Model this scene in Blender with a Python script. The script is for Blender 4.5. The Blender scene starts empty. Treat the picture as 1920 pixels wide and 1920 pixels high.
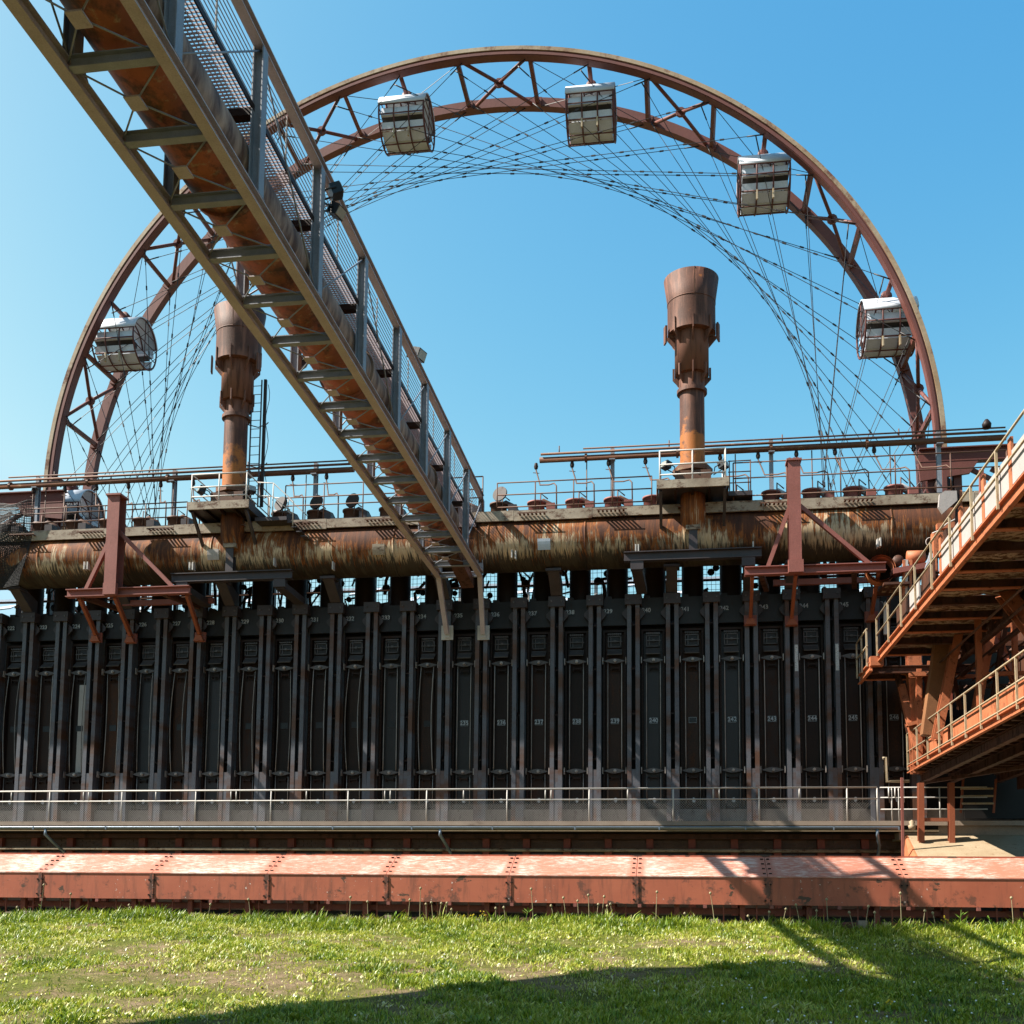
import bpy, math, random
import numpy as np
from mathutils import Vector, Matrix
random.seed(7); RNG = np.random.default_rng(7)
SC = bpy.context.scene
COL = SC.collection
V = Vector
# ------------------------------------------------------------------ camera
YAW, PITCH, ROLL, FPX, PPY, CZ = .1484, .1034, .0096, 2070.78, 1467.8, 1.7
fw = V((-math.sin(YAW)*math.cos(PITCH), math.cos(YAW)*math.cos(PITCH), math.sin(PITCH)))
rt = V((math.cos(YAW), math.sin(YAW), 0)); up = rt.cross(fw)
rt2 = rt*math.cos(ROLL)+up*math.sin(ROLL); up2 = -rt*math.sin(ROLL)+up*math.cos(ROLL)
cam_d = bpy.data.cameras.new('camera'); cam = bpy.data.objects.new('camera', cam_d); COL.objects.link(cam)
mw = Matrix((rt2, up2, -fw)).transposed().to_4x4(); mw.translation = V((0, 0, CZ)); cam.matrix_world = mw
cam_d.sensor_fit = 'HORIZONTAL'; cam_d.sensor_width = 36; cam_d.lens = 36*FPX/1920
cam_d.shift_x = 0; cam_d.shift_y = (PPY-960)/1920; cam_d.clip_end = 3000; cam_d.clip_start = .1
SC.camera = cam
def at(u, v, X=None, Y=None, Z=None):
    d = rt2*((u-960)/FPX)-up2*((v-PPY)/FPX)+fw
    t = X/d.x if X is not None else Y/d.y if Y is not None else (Z-CZ)/d.z
    return V((d.x*t, d.y*t, d.z*t+CZ))
# ------------------------------------------------------------------ light
SUN_A, SUN_E = math.radians(16), math.radians(47)
to_sun = V((-math.cos(SUN_E)*math.cos(SUN_A), -math.cos(SUN_E)*math.sin(SUN_A), math.sin(SUN_E)))
w = bpy.data.worlds.new('World'); SC.world = w; w.use_nodes = True
nt = w.node_tree; bg = nt.nodes['Background']
sky = nt.nodes.new('ShaderNodeTexSky'); sky.sky_type = 'NISHITA'; sky.sun_disc = False
sky.sun_elevation = SUN_E; sky.sun_rotation = math.atan2(to_sun.x, to_sun.y)
sky.air_density = 1.0; sky.dust_density = 2.0; sky.ozone_density = 1.5
sep = nt.nodes.new('ShaderNodeSeparateColor'); cmb = nt.nodes.new('ShaderNodeCombineColor'); nt.links.new(sky.outputs[0], sep.inputs[0])
for i_, (k_, e_, m_) in enumerate(((.47, 2.2, 2.3), (1.09, 1.12, 3.6), (2.09, .45, 4.4))):      # one film-like colour response over the whole sky
    q1 = nt.nodes.new('ShaderNodeMath'); q1.operation = 'POWER'; q1.inputs[1].default_value = e_; nt.links.new(sep.outputs[i_], q1.inputs[0])
    q2 = nt.nodes.new('ShaderNodeMath'); q2.operation = 'MULTIPLY'; q2.inputs[1].default_value = k_; nt.links.new(q1.outputs[0], q2.inputs[0])
    q3 = nt.nodes.new('ShaderNodeMath'); q3.operation = 'MINIMUM'; q3.inputs[1].default_value = m_; nt.links.new(q2.outputs[0], q3.inputs[0]); nt.links.new(q3.outputs[0], cmb.inputs[i_])
nt.links.new(cmb.outputs[0], bg.inputs[0]); bg.inputs[1].default_value = .08
sl = bpy.data.lights.new('sun', 'SUN'); sl.energy = 5; sl.angle = math.radians(.5); sl.color = (1, .94, .84)
so = bpy.data.objects.new('sun', sl); COL.objects.link(so); so.rotation_euler = (-to_sun).to_track_quat('-Z', 'Y').to_euler()
SC.view_settings.view_transform = 'Standard'; SC.view_settings.look = 'None'
SC.view_settings.gamma = 1; SC.view_settings.use_curve_mapping = False; SC.view_settings.exposure = 1.57
SC.cycles.max_bounces = 6; SC.cycles.diffuse_bounces = 3; SC.cycles.transparent_max_bounces = 12
SC.cycles.use_denoising = True
# ------------------------------------------------------------------ materials
class G:
    def __init__(s, name):
        s.m = bpy.data.materials.new(name); s.m.use_nodes = True; s.nt = s.m.node_tree
        s.b = s.nt.nodes['Principled BSDF']
        s.pos = s.nt.nodes.new('ShaderNodeNewGeometry').outputs['Position']
    def n(s, t): return s.nt.nodes.new(t)
    def l(s, a, b): s.nt.links.new(a, b)
    def put(s, sock, v):
        if hasattr(v, 'is_output'): s.l(v, sock)
        elif isinstance(v, (tuple, list)) and len(v) == 3 and sock.type == 'RGBA': sock.default_value = (*v, 1)
        else: sock.default_value = v
    def scale(s, sx, sy, sz, vec=None):
        q = s.n('ShaderNodeVectorMath'); q.operation = 'MULTIPLY'; s.l(vec or s.pos, q.inputs[0]); q.inputs[1].default_value = (sx, sy, sz); return q.outputs[0]
    def noise(s, sc, det=4, rough=.6, vec=None, dist=0):
        q = s.n('ShaderNodeTexNoise'); q.inputs['Scale'].default_value = sc; q.inputs['Detail'].default_value = det
        q.inputs['Roughness'].default_value = rough; q.inputs['Distortion'].default_value = dist
        s.l(vec or s.pos, q.inputs['Vector']); return q.outputs['Fac']
    def ramp(s, f, *stops):
        q = s.n('ShaderNodeValToRGB'); s.l(f, q.inputs[0]); e = q.color_ramp.elements
        while len(e) < len(stops): e.new(.5)
        for k, (p, c) in enumerate(stops):
            e[k].position = p; e[k].color = (c, c, c, 1) if isinstance(c, (int, float)) else (*c, 1)
        return q.outputs[0]
    def mix(s, f, a, b, mode='MIX'):
        q = s.n('ShaderNodeMix'); q.data_type = 'RGBA'; q.blend_type = mode
        s.put(q.inputs[0], f); s.put(q.inputs[6], a); s.put(q.inputs[7], b); return q.outputs[2]
    def math(s, op, a, b=0., c=0., clamp=False):
        q = s.n('ShaderNodeMath'); q.operation = op; q.use_clamp = clamp
        for k, x in enumerate((a, b, c)): s.put(q.inputs[k], x)
        return q.outputs[0]
    def xyz(s, vec=None):
        q = s.n('ShaderNodeSeparateXYZ'); s.l(vec or s.pos, q.inputs[0]); return q.outputs
    def comb(s, a, b, c):
        q = s.n('ShaderNodeCombineXYZ')
        for k, x in enumerate((a, b, c)): s.put(q.inputs[k], x)
        return q.outputs[0]
    def rnd(s): return s.n('ShaderNodeObjectInfo').outputs['Random']
    def done(s, col, rough=.7, metal=0., bump=None, bstr=.3, bdist=.01, spec=None):
        s.put(s.b.inputs['Base Color'], col); s.put(s.b.inputs['Roughness'], rough); s.put(s.b.inputs['Metallic'], metal)
        if spec is not None: s.b.inputs['Specular IOR Level'].default_value = spec
        if bump is not None:
            q = s.n('ShaderNodeBump'); q.inputs['Strength'].default_value = bstr; q.inputs['Distance'].default_value = bdist
            s.l(bump, q.inputs['Height']); s.l(q.outputs[0], s.b.inputs['Normal'])
        return s.m
def paint(name, c1, c2, rust, amt=.5, sc=1.5, rough=.6, metal=0., spread=.12, stretch=(1, 1, .35), var=0., spec=.3):
    g = G(name)
    a = g.noise(sc*.7, 5, .65); b = g.noise(sc*2.2, 8, .72, g.scale(*stretch)); f = g.noise(sc*16, 3, .6)
    col = g.mix(g.ramp(a, (.3, 0), (.7, 1)), c1, c2)
    mk = g.math('ADD', b, g.math('MULTIPLY', g.math('SUBTRACT', f, .5), .25))
    if var: mk = g.math('ADD', mk, g.math('MULTIPLY', g.math('SUBTRACT', g.rnd(), .5), var))
    mk = g.ramp(mk, (amt, 0), (amt+spread, 1))
    col = g.mix(mk, col, rust)
    if var: col = g.mix(g.math('MULTIPLY', g.rnd(), min(1., var*2.5)), col, tuple(q*2.2 for q in c1))
    col = g.mix(g.ramp(f, (.3, .35), (.75, 0)), col, tuple(q*.25 for q in c2))
    return g.done(col, g.math('MULTIPLY_ADD', mk, .25, rough), metal, b, .25, .02, spec)
M = {}
M['rimred'] = paint('red_oxide_paint', (.16, .052, .04), (.12, .04, .032), (.06, .022, .014), .62, 2)
M['rimtan'] = paint('worn_cream_track', (.28, .17, .085), (.40, .32, .23), (.13, .05, .03), .52, .6, stretch=(.6, 1, .6))
M['mast'] = paint('dusty_red_paint', (.27, .092, .074), (.22, .072, .055), (.10, .033, .02), .66, 2.2)
M['strut'] = paint('orange_red_paint', (.30, .085, .038), (.25, .07, .032), (.12, .04, .02), .64, 2.5)
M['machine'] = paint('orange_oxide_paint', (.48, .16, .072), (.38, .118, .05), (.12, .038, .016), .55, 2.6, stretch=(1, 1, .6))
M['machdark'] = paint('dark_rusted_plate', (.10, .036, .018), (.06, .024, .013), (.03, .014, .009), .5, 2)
M['floorplate'] = paint('peeling_floor_plate', (.50, .42, .33), (.26, .16, .09), (.07, .025, .011), .47, 1.7, stretch=(1, 2, 1), spread=.06)
M['yellow'] = paint('faded_yellow_rail', (.36, .26, .14), (.40, .33, .24), (.17, .065, .03), .56, 5)
M['galv'] = paint('galvanised_steel', (.28, .29, .32), (.20, .21, .24), (.18, .15, .12), .62, 5, .5, .15, stretch=(1, 1, .3))
M['galvlow'] = paint('stained_galvanised_chord', (.46, .385, .40), (.36, .30, .31), (.19, .125, .10), .62, 3, .6, 0.)
M['rail'] = paint('pale_painted_rail', (.52, .49, .45), (.42, .38, .35), (.22, .09, .04), .63, 4)
M['rustrail'] = paint('rusty_handrail', (.13, .055, .028), (.085, .04, .025), (.26, .16, .09), .62, 3)
M['rustpipe'] = paint('rusted_header_pipe', (.16, .06, .025), (.10, .04, .02), (.30, .22, .13), .58, 2.4, stretch=(.4, 1, 1))
M['deckedge'] = paint('stained_deck_edge', (.20, .145, .10), (.40, .33, .25), (.08, .033, .017), .5, 1.6, stretch=(.6, 1, 1))
M['soot'] = paint('sooty_cast_iron', (.018, .0082, .0056), (.010, .0048, .0032), (.042, .016, .0085), .60, 2.2, .55, 0, var=.22, spec=.2)
M['sootbrown'] = paint('rust_brown_door', (.030, .0135, .008), (.014, .007, .0045), (.065, .026, .012), .52, 1.6, .55, 0, var=.2, spec=.2)
M['sootblue'] = paint('blue_black_door', (.017, .0135, .014), (.009, .0065, .006), (.04, .032, .029), .62, 2.4, .45, 0, var=.2, spec=.3)
M['sootwall'] = paint('soot_black_wall', (.005, .003, .002), (.007, .004, .003), (.01, .005, .003), .6, 2)
M['lintel'] = paint('blue_black_lintel_plate', (.021, .018, .020), (.010, .0075, .0065), (.03, .014, .009), .6, 2.5, .5)
M['fitting'] = paint('worn_grey_fitting', (.085, .075, .075), (.05, .042, .04), (.10, .055, .038), .6, 6, .45, .2, var=.15)
M['rod'] = paint('bare_steel_rod', (.32, .28, .26), (.12, .09, .08), (.12, .06, .04), .55, 3, .4, .3, var=.2)
M['darkbeam'] = paint('dark_steel_beam', (.055, .042, .046), (.035, .027, .028), (.10, .045, .022), .6, 3, .5)
M['concrete'] = paint('stained_concrete', (.33, .25, .19), (.25, .185, .14), (.12, .08, .055), .6, 2, .9, stretch=(.5, 1, 1))
M['basestone'] = paint('grey_base_stone', (.24, .21, .19), (.17, .145, .13), (.07, .05, .04), .55, 3, .9)
M['chutebrown'] = paint('brown_chute_plate', (.27, .125, .055), (.2, .085, .038), (.09, .036, .016), .6, 2)
M['seatshade'] = paint('seat_shade_paint', (.05, .042, .036), (.035, .03, .027), (.07, .05, .04), .6, 4)  # dark tone painted in as shade beneath the gondola seats
M['zinc'] = paint('zinc_gutter', (.26, .30, .36), (.20, .235, .29), (.16, .16, .15), .68, 3, .4, .5)
M['brick'] = paint('brown_brick', (.15, .075, .045), (.09, .048, .03), (.22, .15, .10), .6, 5)
M['redcol'] = paint('deep_red_post', (.26, .062, .036), (.19, .046, .028), (.08, .03, .018), .6, 3)
M['canvas'] = paint('weathered_white_panel', (.60, .63, .70), (.50, .52, .57), (.34, .28, .22), .70, 2.5, .55)
M['gframe'] = paint('gondola_frame_paint', (.12, .035, .028), (.085, .027, .022), (.05, .02, .014), .62, 5)
M['black'] = paint('black_fixture', (.015, .015, .016), (.011, .011, .012), (.03, .025, .02), .65, 6, .4)
M['tan'] = paint('tan_chute_plate', (.36, .28, .185), (.29, .21, .13), (.16, .075, .03), .58, 2.2)
M['netting'] = paint('black_netting', (.012, .012, .013), (.016, .016, .016), (.02, .018, .016), .6, 3)
M['cable'] = paint('dark_cable', (.025, .018, .018), (.02, .016, .018), (.04, .025, .02), .6, 3, .5)
M['grey'] = paint('grey_panel', (.42, .38, .36), (.36, .32, .30), (.30, .16, .09), .66, 3)
M['paleplate'] = paint('pale_sheet', (.5, .55, .62), (.4, .46, .55), (.3, .3, .3), .68, 3)
M['number'] = paint('worn_white_lettering', (.45, .48, .52), (.34, .36, .39), (.02, .016, .015), .54, 13, stretch=(1, 1, 1))
M['blotch'] = paint('worn_white_paint', (.55, .58, .60), (.45, .47, .5), (.03, .02, .018), .52, 14, stretch=(1, 1, 1))
def m_buck():
    g = G('buckstay_steel'); r = g.rnd()
    blue = g.mix(g.noise(3, 5), (.055, .056, .068), (.10, .10, .115))
    z = g.math('MULTIPLY', r, 60.)
    vec = g.comb(z, g.math('MULTIPLY', g.xyz()[2], .45), 0.)
    mk = g.ramp(g.noise(1.6, 6, .65, vec), (.47, 0), (.60, 1))
    br = g.mix(g.noise(5, 5), (.10, .04, .018), (.05, .024, .016))
    col = g.mix(mk, blue, br); sp = g.noise(26, 3)
    col = g.mix(g.ramp(sp, (.60, 0), (.68, .8)), col, (.025, .02, .02))
    return g.done(col, .55, .15, sp, .15, .01, .4)
M['buck'] = m_buck()
def m_main():
    g = G('streaked_rust_main'); x, y, z = g.xyz()[0:3]
    th = g.math('ARCTAN2', g.math('SUBTRACT', z, 13.06), g.math('SUBTRACT', 34.55, y))
    wob = g.math('MULTIPLY', g.math('SUBTRACT', g.noise(1.2, 3), .5), .12)
    xs = g.math('ADD', x, g.math('ADD', g.math('MULTIPLY', g.math('MULTIPLY', th, th), -.05), wob))
    s1 = g.noise(1, 7, .66, g.comb(g.math('MULTIPLY', xs, 5.5), g.math('MULTIPLY', th, .55), 0.))
    s2 = g.noise(1, 5, .7, g.comb(g.math('MULTIPLY', xs, 21.), g.math('MULTIPLY', th, 1.1), 5.))
    pt = g.noise(1, 3, .55, g.comb(g.math('MULTIPLY', x, .75), g.math('MULTIPLY', th, .9), 9.))
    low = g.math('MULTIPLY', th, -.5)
    # cream lime scale hanging in runs below the crown
    bias = g.ramp(g.math('MULTIPLY_ADD', low, .5, .5), (.05, 0), (.42, .45), (.62, 1), (.95, .75))
    cm = g.math('ADD', g.math('ADD', g.math('MULTIPLY', s1, .55), g.math('MULTIPLY', s2, .36)), g.math('MULTIPLY', pt, .33))
    cm = g.math('ADD', cm, g.math('MULTIPLY', bias, .26)); cm = g.math('ADD', cm, g.math('MULTIPLY', g.math('SUBTRACT', g.noise(1, 2, .5, g.comb(g.math('MULTIPLY', x, .32), 3., 0.)), .52), .45))
    cream = g.ramp(cm, (.80, 0), (.86, 1))
    base = g.mix(g.ramp(s1, (.35, 0), (.65, 1)), (.034, .012, .006), (.105, .033, .011))
    base = g.mix(g.ramp(pt, (.52, 0), (.64, .6)), base, (.17, .05, .012))
    crm = g.mix(g.ramp(s2, (.3, 0), (.7, 1)), (.34, .21, .095), (.58, .46, .32))
    col = g.mix(cream, base, crm)
    org = g.ramp(g.math('ABSOLUTE', g.math('SUBTRACT', cm, .775)), (0, .8), (.035, 0)); col = g.mix(org, col, (.27, .085, .015))
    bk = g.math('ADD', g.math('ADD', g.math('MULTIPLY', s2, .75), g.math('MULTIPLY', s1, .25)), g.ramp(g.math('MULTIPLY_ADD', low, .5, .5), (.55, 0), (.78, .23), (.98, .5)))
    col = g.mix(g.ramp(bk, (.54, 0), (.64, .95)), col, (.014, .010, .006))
    return g.done(col, .75, 0, s2, .3, .02, .25)
M['main'] = m_main()
def m_chim():
    g = G('rusted_chimney_steel'); x, y, z = g.xyz()[0:3]
    a = g.noise(2.2, 6, .65); st = g.noise(1, 6, .6, g.scale(7, 7, .7)); f = g.noise(30, 3)
    col = g.mix(g.ramp(a, (.35, 0), (.65, 1)), (.050, .019, .011), (.080, .029, .016))
    mid = g.ramp(g.math('ADD', st, g.ramp(g.math('MULTIPLY_ADD', z, .1, -1.4), (.30, 0), (.40, .16), (.54, .16), (.58, 0))), (.52, 0), (.66, 1))
    col = g.mix(mid, col, (.14, .058, .035))
    lowm = g.math('ADD', a, g.ramp(g.math('MULTIPLY_ADD', z, .1, -1.4), (.0, .38), (.2, .26), (.29, 0)))
    col = g.mix(g.ramp(lowm, (.66, 0), (.76, 1)), col, (.30, .095, .016))
    col = g.mix(g.ramp(f, (.5, 0), (.75, .35)), col, (.11, .045, .026))
    return g.done(col, .66, 0, f, .3, .015, .3)
M['chim'] = m_chim()
def m_bpipe():
    g = G('bridge_pipe_rust'); x, y, z = g.xyz()[0:3]
    th = g.math('ARCTAN2', g.math('SUBTRACT', z, 12.75), g.math('SUBTRACT', x, -6.86))
    rings = g.noise(1, 6, .6, g.comb(g.math('MULTIPLY', y, 4.0), g.math('MULTIPLY', th, .6), 0.), .4)
    a = g.noise(1.1, 7, .7); b = g.noise(5, 6, .7)
    red = g.mix(g.ramp(a, (.35, 0), (.65, 1)), (.36, .095, .036), (.20, .062, .028))
    red = g.mix(g.ramp(b, (.56, 0), (.66, 1)), red, (.33, .2, .1))
    dk = g.ramp(g.noise(.9, 6, .7, g.scale(1, .7, 1)), (.5, 0), (.58, .85)); red = g.mix(dk, red, (.035, .022, .014))
    side = g.mix(g.ramp(rings, (.38, 0), (.66, 1)), (.07, .028, .014), (.34, .22, .15))
    f = g.ramp(g.math('ADD', th, 0.), (0, 0), (1, 1))
    sel = g.math('SUBTRACT', 1., g.math('MULTIPLY', g.math('ABSOLUTE', g.math('SUBTRACT', th, .15)), 1.0), clamp=True)
    col = g.mix(g.ramp(sel, (.1, 0), (.4, 1)), red, side)
    return g.done(col, .65, 0, b, .25, .02, .3)
M['bpipe'] = m_bpipe()
def m_conv(name, top):
    g = G(name); x, y, z = g.xyz()[0:3]
    a = g.noise(.9, 6, .65); f = g.noise(9, 6, .7)
    if top:
        ch = g.math('ADD', g.noise(1, 10, .78, g.scale(4.2, 19, 19)), g.math('MULTIPLY', g.math('SUBTRACT', g.noise(.45, 3), .5), .5)); col = g.mix(g.ramp(a, (.3, 0), (.7, 1)), (.40, .145, .095), (.33, .112, .072))
        col = g.mix(g.ramp(ch, (.47, 0), (.63, .9)), col, (.56, .44, .385))
        fx = g.math('FRACT', g.math('MULTIPLY', g.math('ADD', x, 45.935), 1/3)); ds = g.math('MULTIPLY', g.math('MINIMUM', fx, g.math('SUBTRACT', 1., fx)), 3.)
        col = g.mix(g.ramp(ds, (.14, .8), (.24, 0)), col, (.36, .125, .08))
        fl = g.math('ADD', g.noise(2.6, 5, .6, g.scale(1, 2, 2)), g.math('MULTIPLY', g.math('SUBTRACT', f, .5), .2))
        col = g.mix(g.ramp(fl, (.68, 0), (.70, 1)), col, (.17, .09, .05))
        return g.done(col, .5, 0, f, .15, .01, .5)
    d = g.noise(1, 6, .65, g.scale(5, 5, .7)); col = g.mix(g.ramp(a, (.3, 0), (.7, 1)), (.38, .105, .055), (.31, .077, .04))
    col = g.mix(g.ramp(d, (.50, 0), (.68, .75)), col, (.13, .045, .027))
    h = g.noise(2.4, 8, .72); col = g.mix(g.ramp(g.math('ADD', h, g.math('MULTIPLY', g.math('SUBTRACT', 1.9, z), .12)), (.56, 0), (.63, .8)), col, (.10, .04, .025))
    fx = g.math('FRACT', g.math('MULTIPLY', g.math('ADD', x, 45.935), 1/3)); ds = g.math('MULTIPLY', g.math('MINIMUM', fx, g.math('SUBTRACT', 1., fx)), 3.)
    col = g.mix(g.ramp(g.math('ADD', g.math('MULTIPLY', ds, -1.3), h), (.38, 0), (.48, .9)), col, (.055, .025, .016))
    dg = g.noise(1.3, 6, .6, g.scale(1, 1, 1.6)); col = g.mix(g.ramp(dg, (.645, 0), (.655, 1)), col, (.07, .035, .02))
    wsp = g.math('MULTIPLY', g.ramp(g.noise(12, 4, .6), (.66, 0), (.68, 1)), g.ramp(g.noise(.7, 2), (.52, 0), (.6, 1)))
    col = g.mix(wsp, col, (.55, .47, .42))
    return g.done(col, .6, 0, f, .15, .01, .4)
M['convtop'] = m_conv('chalky_red_cover_top', True); M['convfront'] = m_conv('red_cover_front', False)
def m_ground():
    g = G('lawn_soil'); a = g.noise(.35, 6, .6); b = g.noise(2.5, 8, .7); f = g.noise(30, 5, .7)
    soil = g.mix(g.ramp(b, (.3, 0), (.7, 1)), (.12, .08, .042), (.26, .19, .115))
    gr = g.mix(g.ramp(b, (.3, 0), (.7, 1)), (.07, .085, .010), (.13, .14, .024))
    col = g.mix(g.ramp(g.math('ADD', a, g.math('MULTIPLY', g.math('SUBTRACT', b, .5), .5)), (.42, 0), (.6, 1)), gr, soil)
    col = g.mix(g.ramp(f, (.35, .75), (.6, 0)), col, (.02, .016, .009))
    return g.done(col, .95, 0, f, .7, .03, .1)
M['ground'] = m_ground()
def m_grass(name, c):
    g = G(name); at_ = g.n('ShaderNodeAttribute'); at_.attribute_name = 'tone'
    col = g.ramp(at_.outputs['Fac'], *c); g.done(col, .42, 0, spec=.5)
    tr = g.n('ShaderNodeBsdfTranslucent'); g.l(col, tr.inputs[0]); mx = g.n('ShaderNodeMixShader'); mx.inputs[0].default_value = .35
    out = [q for q in g.nt.nodes if q.type == 'OUTPUT_MATERIAL'][0]
    g.l(g.b.outputs[0], mx.inputs[1]); g.l(tr.outputs[0], mx.inputs[2]); g.l(mx.outputs[0], out.inputs[0]); return g.m
M['grass'] = m_grass('grass_blade', ((0, (.035, .08, .005)), (.28, (.13, .21, .010)), (.6, (.31, .345, .024)), (.9, (.50, .47, .11)), (1, (.62, .56, .32))))
M['leaf'] = paint('weed_leaf', (.09, .17, .015), (.13, .22, .03), (.18, .2, .04), .6, 8)
M['seedhead'] = paint('dry_seed_head', (.34, .28, .16), (.28, .22, .12), (.2, .15, .08), .6, 9)
M['petalyellow'] = paint('yellow_petal', (.62, .44, .02), (.55, .38, .02), (.5, .3, .02), .7, 9)
M['petalwhite'] = paint('white_petal', (.75, .75, .72), (.7, .7, .68), (.6, .6, .5), .7, 9)
def m_glass():
    g = G('dark_window_glass'); return g.done((.035, .045, .05), .12, 0, g.noise(2, 2), .05, .02, .5)
M['glass'] = m_glass()
def m_lamp():
    g = G('floodlight_glass'); return g.done(g.mix(g.noise(8), (.30, .30, .26), (.2, .2, .18)), .15, 0, spec=.5)
M['lamp'] = m_lamp()
# ------------------------------------------------------------------ mesh builder
class MB:
    def __init__(s): s.v = []; s.f = []; s.sm = []
    def add(s, vs, fs, smooth=False):
        o = len(s.v); s.v += [tuple(q) for q in vs]; s.f += [tuple(i+o for i in q) for q in fs]; s.sm += [smooth]*len(fs); return s
    def hexa(s, p): return s.add(p, [(0, 3, 2, 1), (4, 5, 6, 7), (0, 1, 5, 4), (1, 2, 6, 5), (2, 3, 7, 6), (3, 0, 4, 7)])
    def box(s, x0, x1, y0, y1, z0, z1):
        return s.hexa([(x0, y0, z0), (x1, y0, z0), (x1, y1, z0), (x0, y1, z0), (x0, y0, z1), (x1, y0, z1), (x1, y1, z1), (x0, y1, z1)])
    def frame(s, p0, p1, upv):
        d = (V(p1)-V(p0)).normalized(); u = V(upv)
        if abs(d.dot(u)) > .98: u = V((0, 1, 0)) if abs(d.y) < .9 else V((1, 0, 0))
        sd = d.cross(u).normalized(); return d, sd, sd.cross(d)
    def beam(s, p0, p1, w, h, upv=(0, 0, 1)):
        p0, p1 = V(p0), V(p1); d, a, b = s.frame(p0, p1, upv); a = a*w/2; b = b*h/2
        return s.hexa([p0-a-b, p0+a-b, p0+a+b, p0-a+b, p1-a-b, p1+a-b, p1+a+b, p1-a+b][0:4]+[p1-a-b, p1+a-b, p1+a+b, p1-a+b])
    def ibeam(s, p0, p1, w, h, t=.025, upv=(0, 0, 1)):
        p0, p1 = V(p0), V(p1); d, a, b = s.frame(p0, p1, upv); o = b*(h/2-t/2)
        s.beam(p0+o, p1+o, w, t, b); s.beam(p0-o, p1-o, w, t, b); return s.beam(p0, p1, t, h-2*t, b)
    def channel(s, p0, p1, w, h, t=.025, upv=(0, 0, 1), side=1):
        p0, p1 = V(p0), V(p1); d, a, b = s.frame(p0, p1, upv); o = b*(h/2-t/2); q = a*(w/2-t/2)*side
        s.beam(p0+o, p1+o, w, t, b); s.beam(p0-o, p1-o, w, t, b); return s.beam(p0+q, p1+q, t, h-2*t, b)
    def tube(s, p0, p1, r, n=8, r1=None, cap=True): return s.path([p0, p1], r, n, cap, r1)
    def path(s, pts, r, n=8, cap=True, r1=None):
        pts = [V(q) for q in pts]; m = len(pts); vs = []
        pa = None
        for i, q in enumerate(pts):
            d = (pts[min(i+1, m-1)]-pts[max(i-1, 0)]).normalized()
            if pa is None:
                u = V((0, 0, 1)) if abs(d.z) < .9 else V((0, 1, 0)); a = d.cross(u).normalized()
            else: a = (pa-d*pa.dot(d)).normalized()
            pa = a; b = d.cross(a); rr = r if r1 is None else r+(r1-r)*i/(m-1)
            for k in range(n):
                t = 2*math.pi*k/n; vs.append(q+a*(rr*math.cos(t))+b*(rr*math.sin(t)))
        fs = [(i*n+k, i*n+(k+1) % n, (i+1)*n+(k+1) % n, (i+1)*n+k) for i in range(m-1) for k in range(n)]
        o = len(s.v); s.add(vs, fs, n > 5)
        if cap:
            s.f += [tuple(o+k for k in range(n))[::-1], tuple(o+(m-1)*n+k for k in range(n))]; s.sm += [False]*2
        return s
    def lathe(s, prof, c, n=40, smooth=True, axis='z'):
        c = V(c); vs = []
        for r, h in prof:
            for k in range(n):
                t = 2*math.pi*k/n; q = (r*math.cos(t), r*math.sin(t), h)
                if axis == 'x': q = (h, q[0], q[1])
                elif axis == 'y': q = (q[0], h, q[1])
                vs.append(c+V(q))
        m = len(prof); return s.add(vs, [(i*n+k, i*n+(k+1) % n, (i+1)*n+(k+1) % n, (i+1)*n+k) for i in range(m-1) for k in range(n)], smooth)
    def prism(s, poly, ext):
        n = len(poly); e = V(ext); vs = [V(q) for q in poly]+[V(q)+e for q in poly]
        return s.add(vs, [tuple(range(n))[::-1], tuple(range(n, 2*n))]+[(k, (k+1) % n, n+(k+1) % n, n+k) for k in range(n)])
    def mesh(s, name, mat, off=V((0, 0, 0))):
        me = bpy.data.meshes.new(name); me.from_pydata([(q[0]-off.x, q[1]-off.y, q[2]-off.z) for q in s.v], [], s.f)
        me.polygons.foreach_set('use_smooth', s.sm); me.materials.append(M[mat]); me.update(); return me
    def build(s, name, mat, parent=None, label=None, stuff=False):
        off = V((0, 0, 0)); q = parent
        while q is not None: off = off+q.location; q = q.parent
        o = bpy.data.objects.new(name, s.mesh(name, mat, off)); COL.objects.link(o); o.parent = parent
        if label: o['label'] = label
        if stuff: o['kind'] = 'stuff'
        return o
def thing(name, label, cat, loc, group=None):
    o = bpy.data.objects.new(name, None); COL.objects.link(o); o.location = V(loc); o.empty_display_size = .1
    o['label'] = label; o['category'] = cat
    if group: o['group'] = group
    return o
def tag(o, label, cat, group=None):
    o['label'] = label; o['category'] = cat
    if group: o['group'] = group
    return o
def dup(root, loc, label, group=None):
    r = root.copy(); COL.objects.link(r); r.location = V(loc); r['label'] = label
    if group: r['group'] = group
    for ch in list(root.children):
        c = ch.copy(); COL.objects.link(c); c.parent = r
        for g in ch.children:
            d = g.copy(); COL.objects.link(d); d.parent = c
    return r
ORD = ['zeroth', 'first', 'second', 'third', 'fourth', 'fifth', 'sixth', 'seventh', 'eighth', 'ninth', 'tenth', 'eleventh', 'twelfth', 'thirteenth', 'fourteenth', 'fifteenth', 'sixteenth', 'seventeenth', 'eighteenth', 'nineteenth', 'twentieth', 'twenty-first', 'twenty-second', 'twenty-third', 'twenty-fourth', 'twenty-fifth', 'twenty-sixth', 'twenty-seventh']
def structure(o): o['kind'] = 'structure'; return o
PI = math.pi
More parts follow.
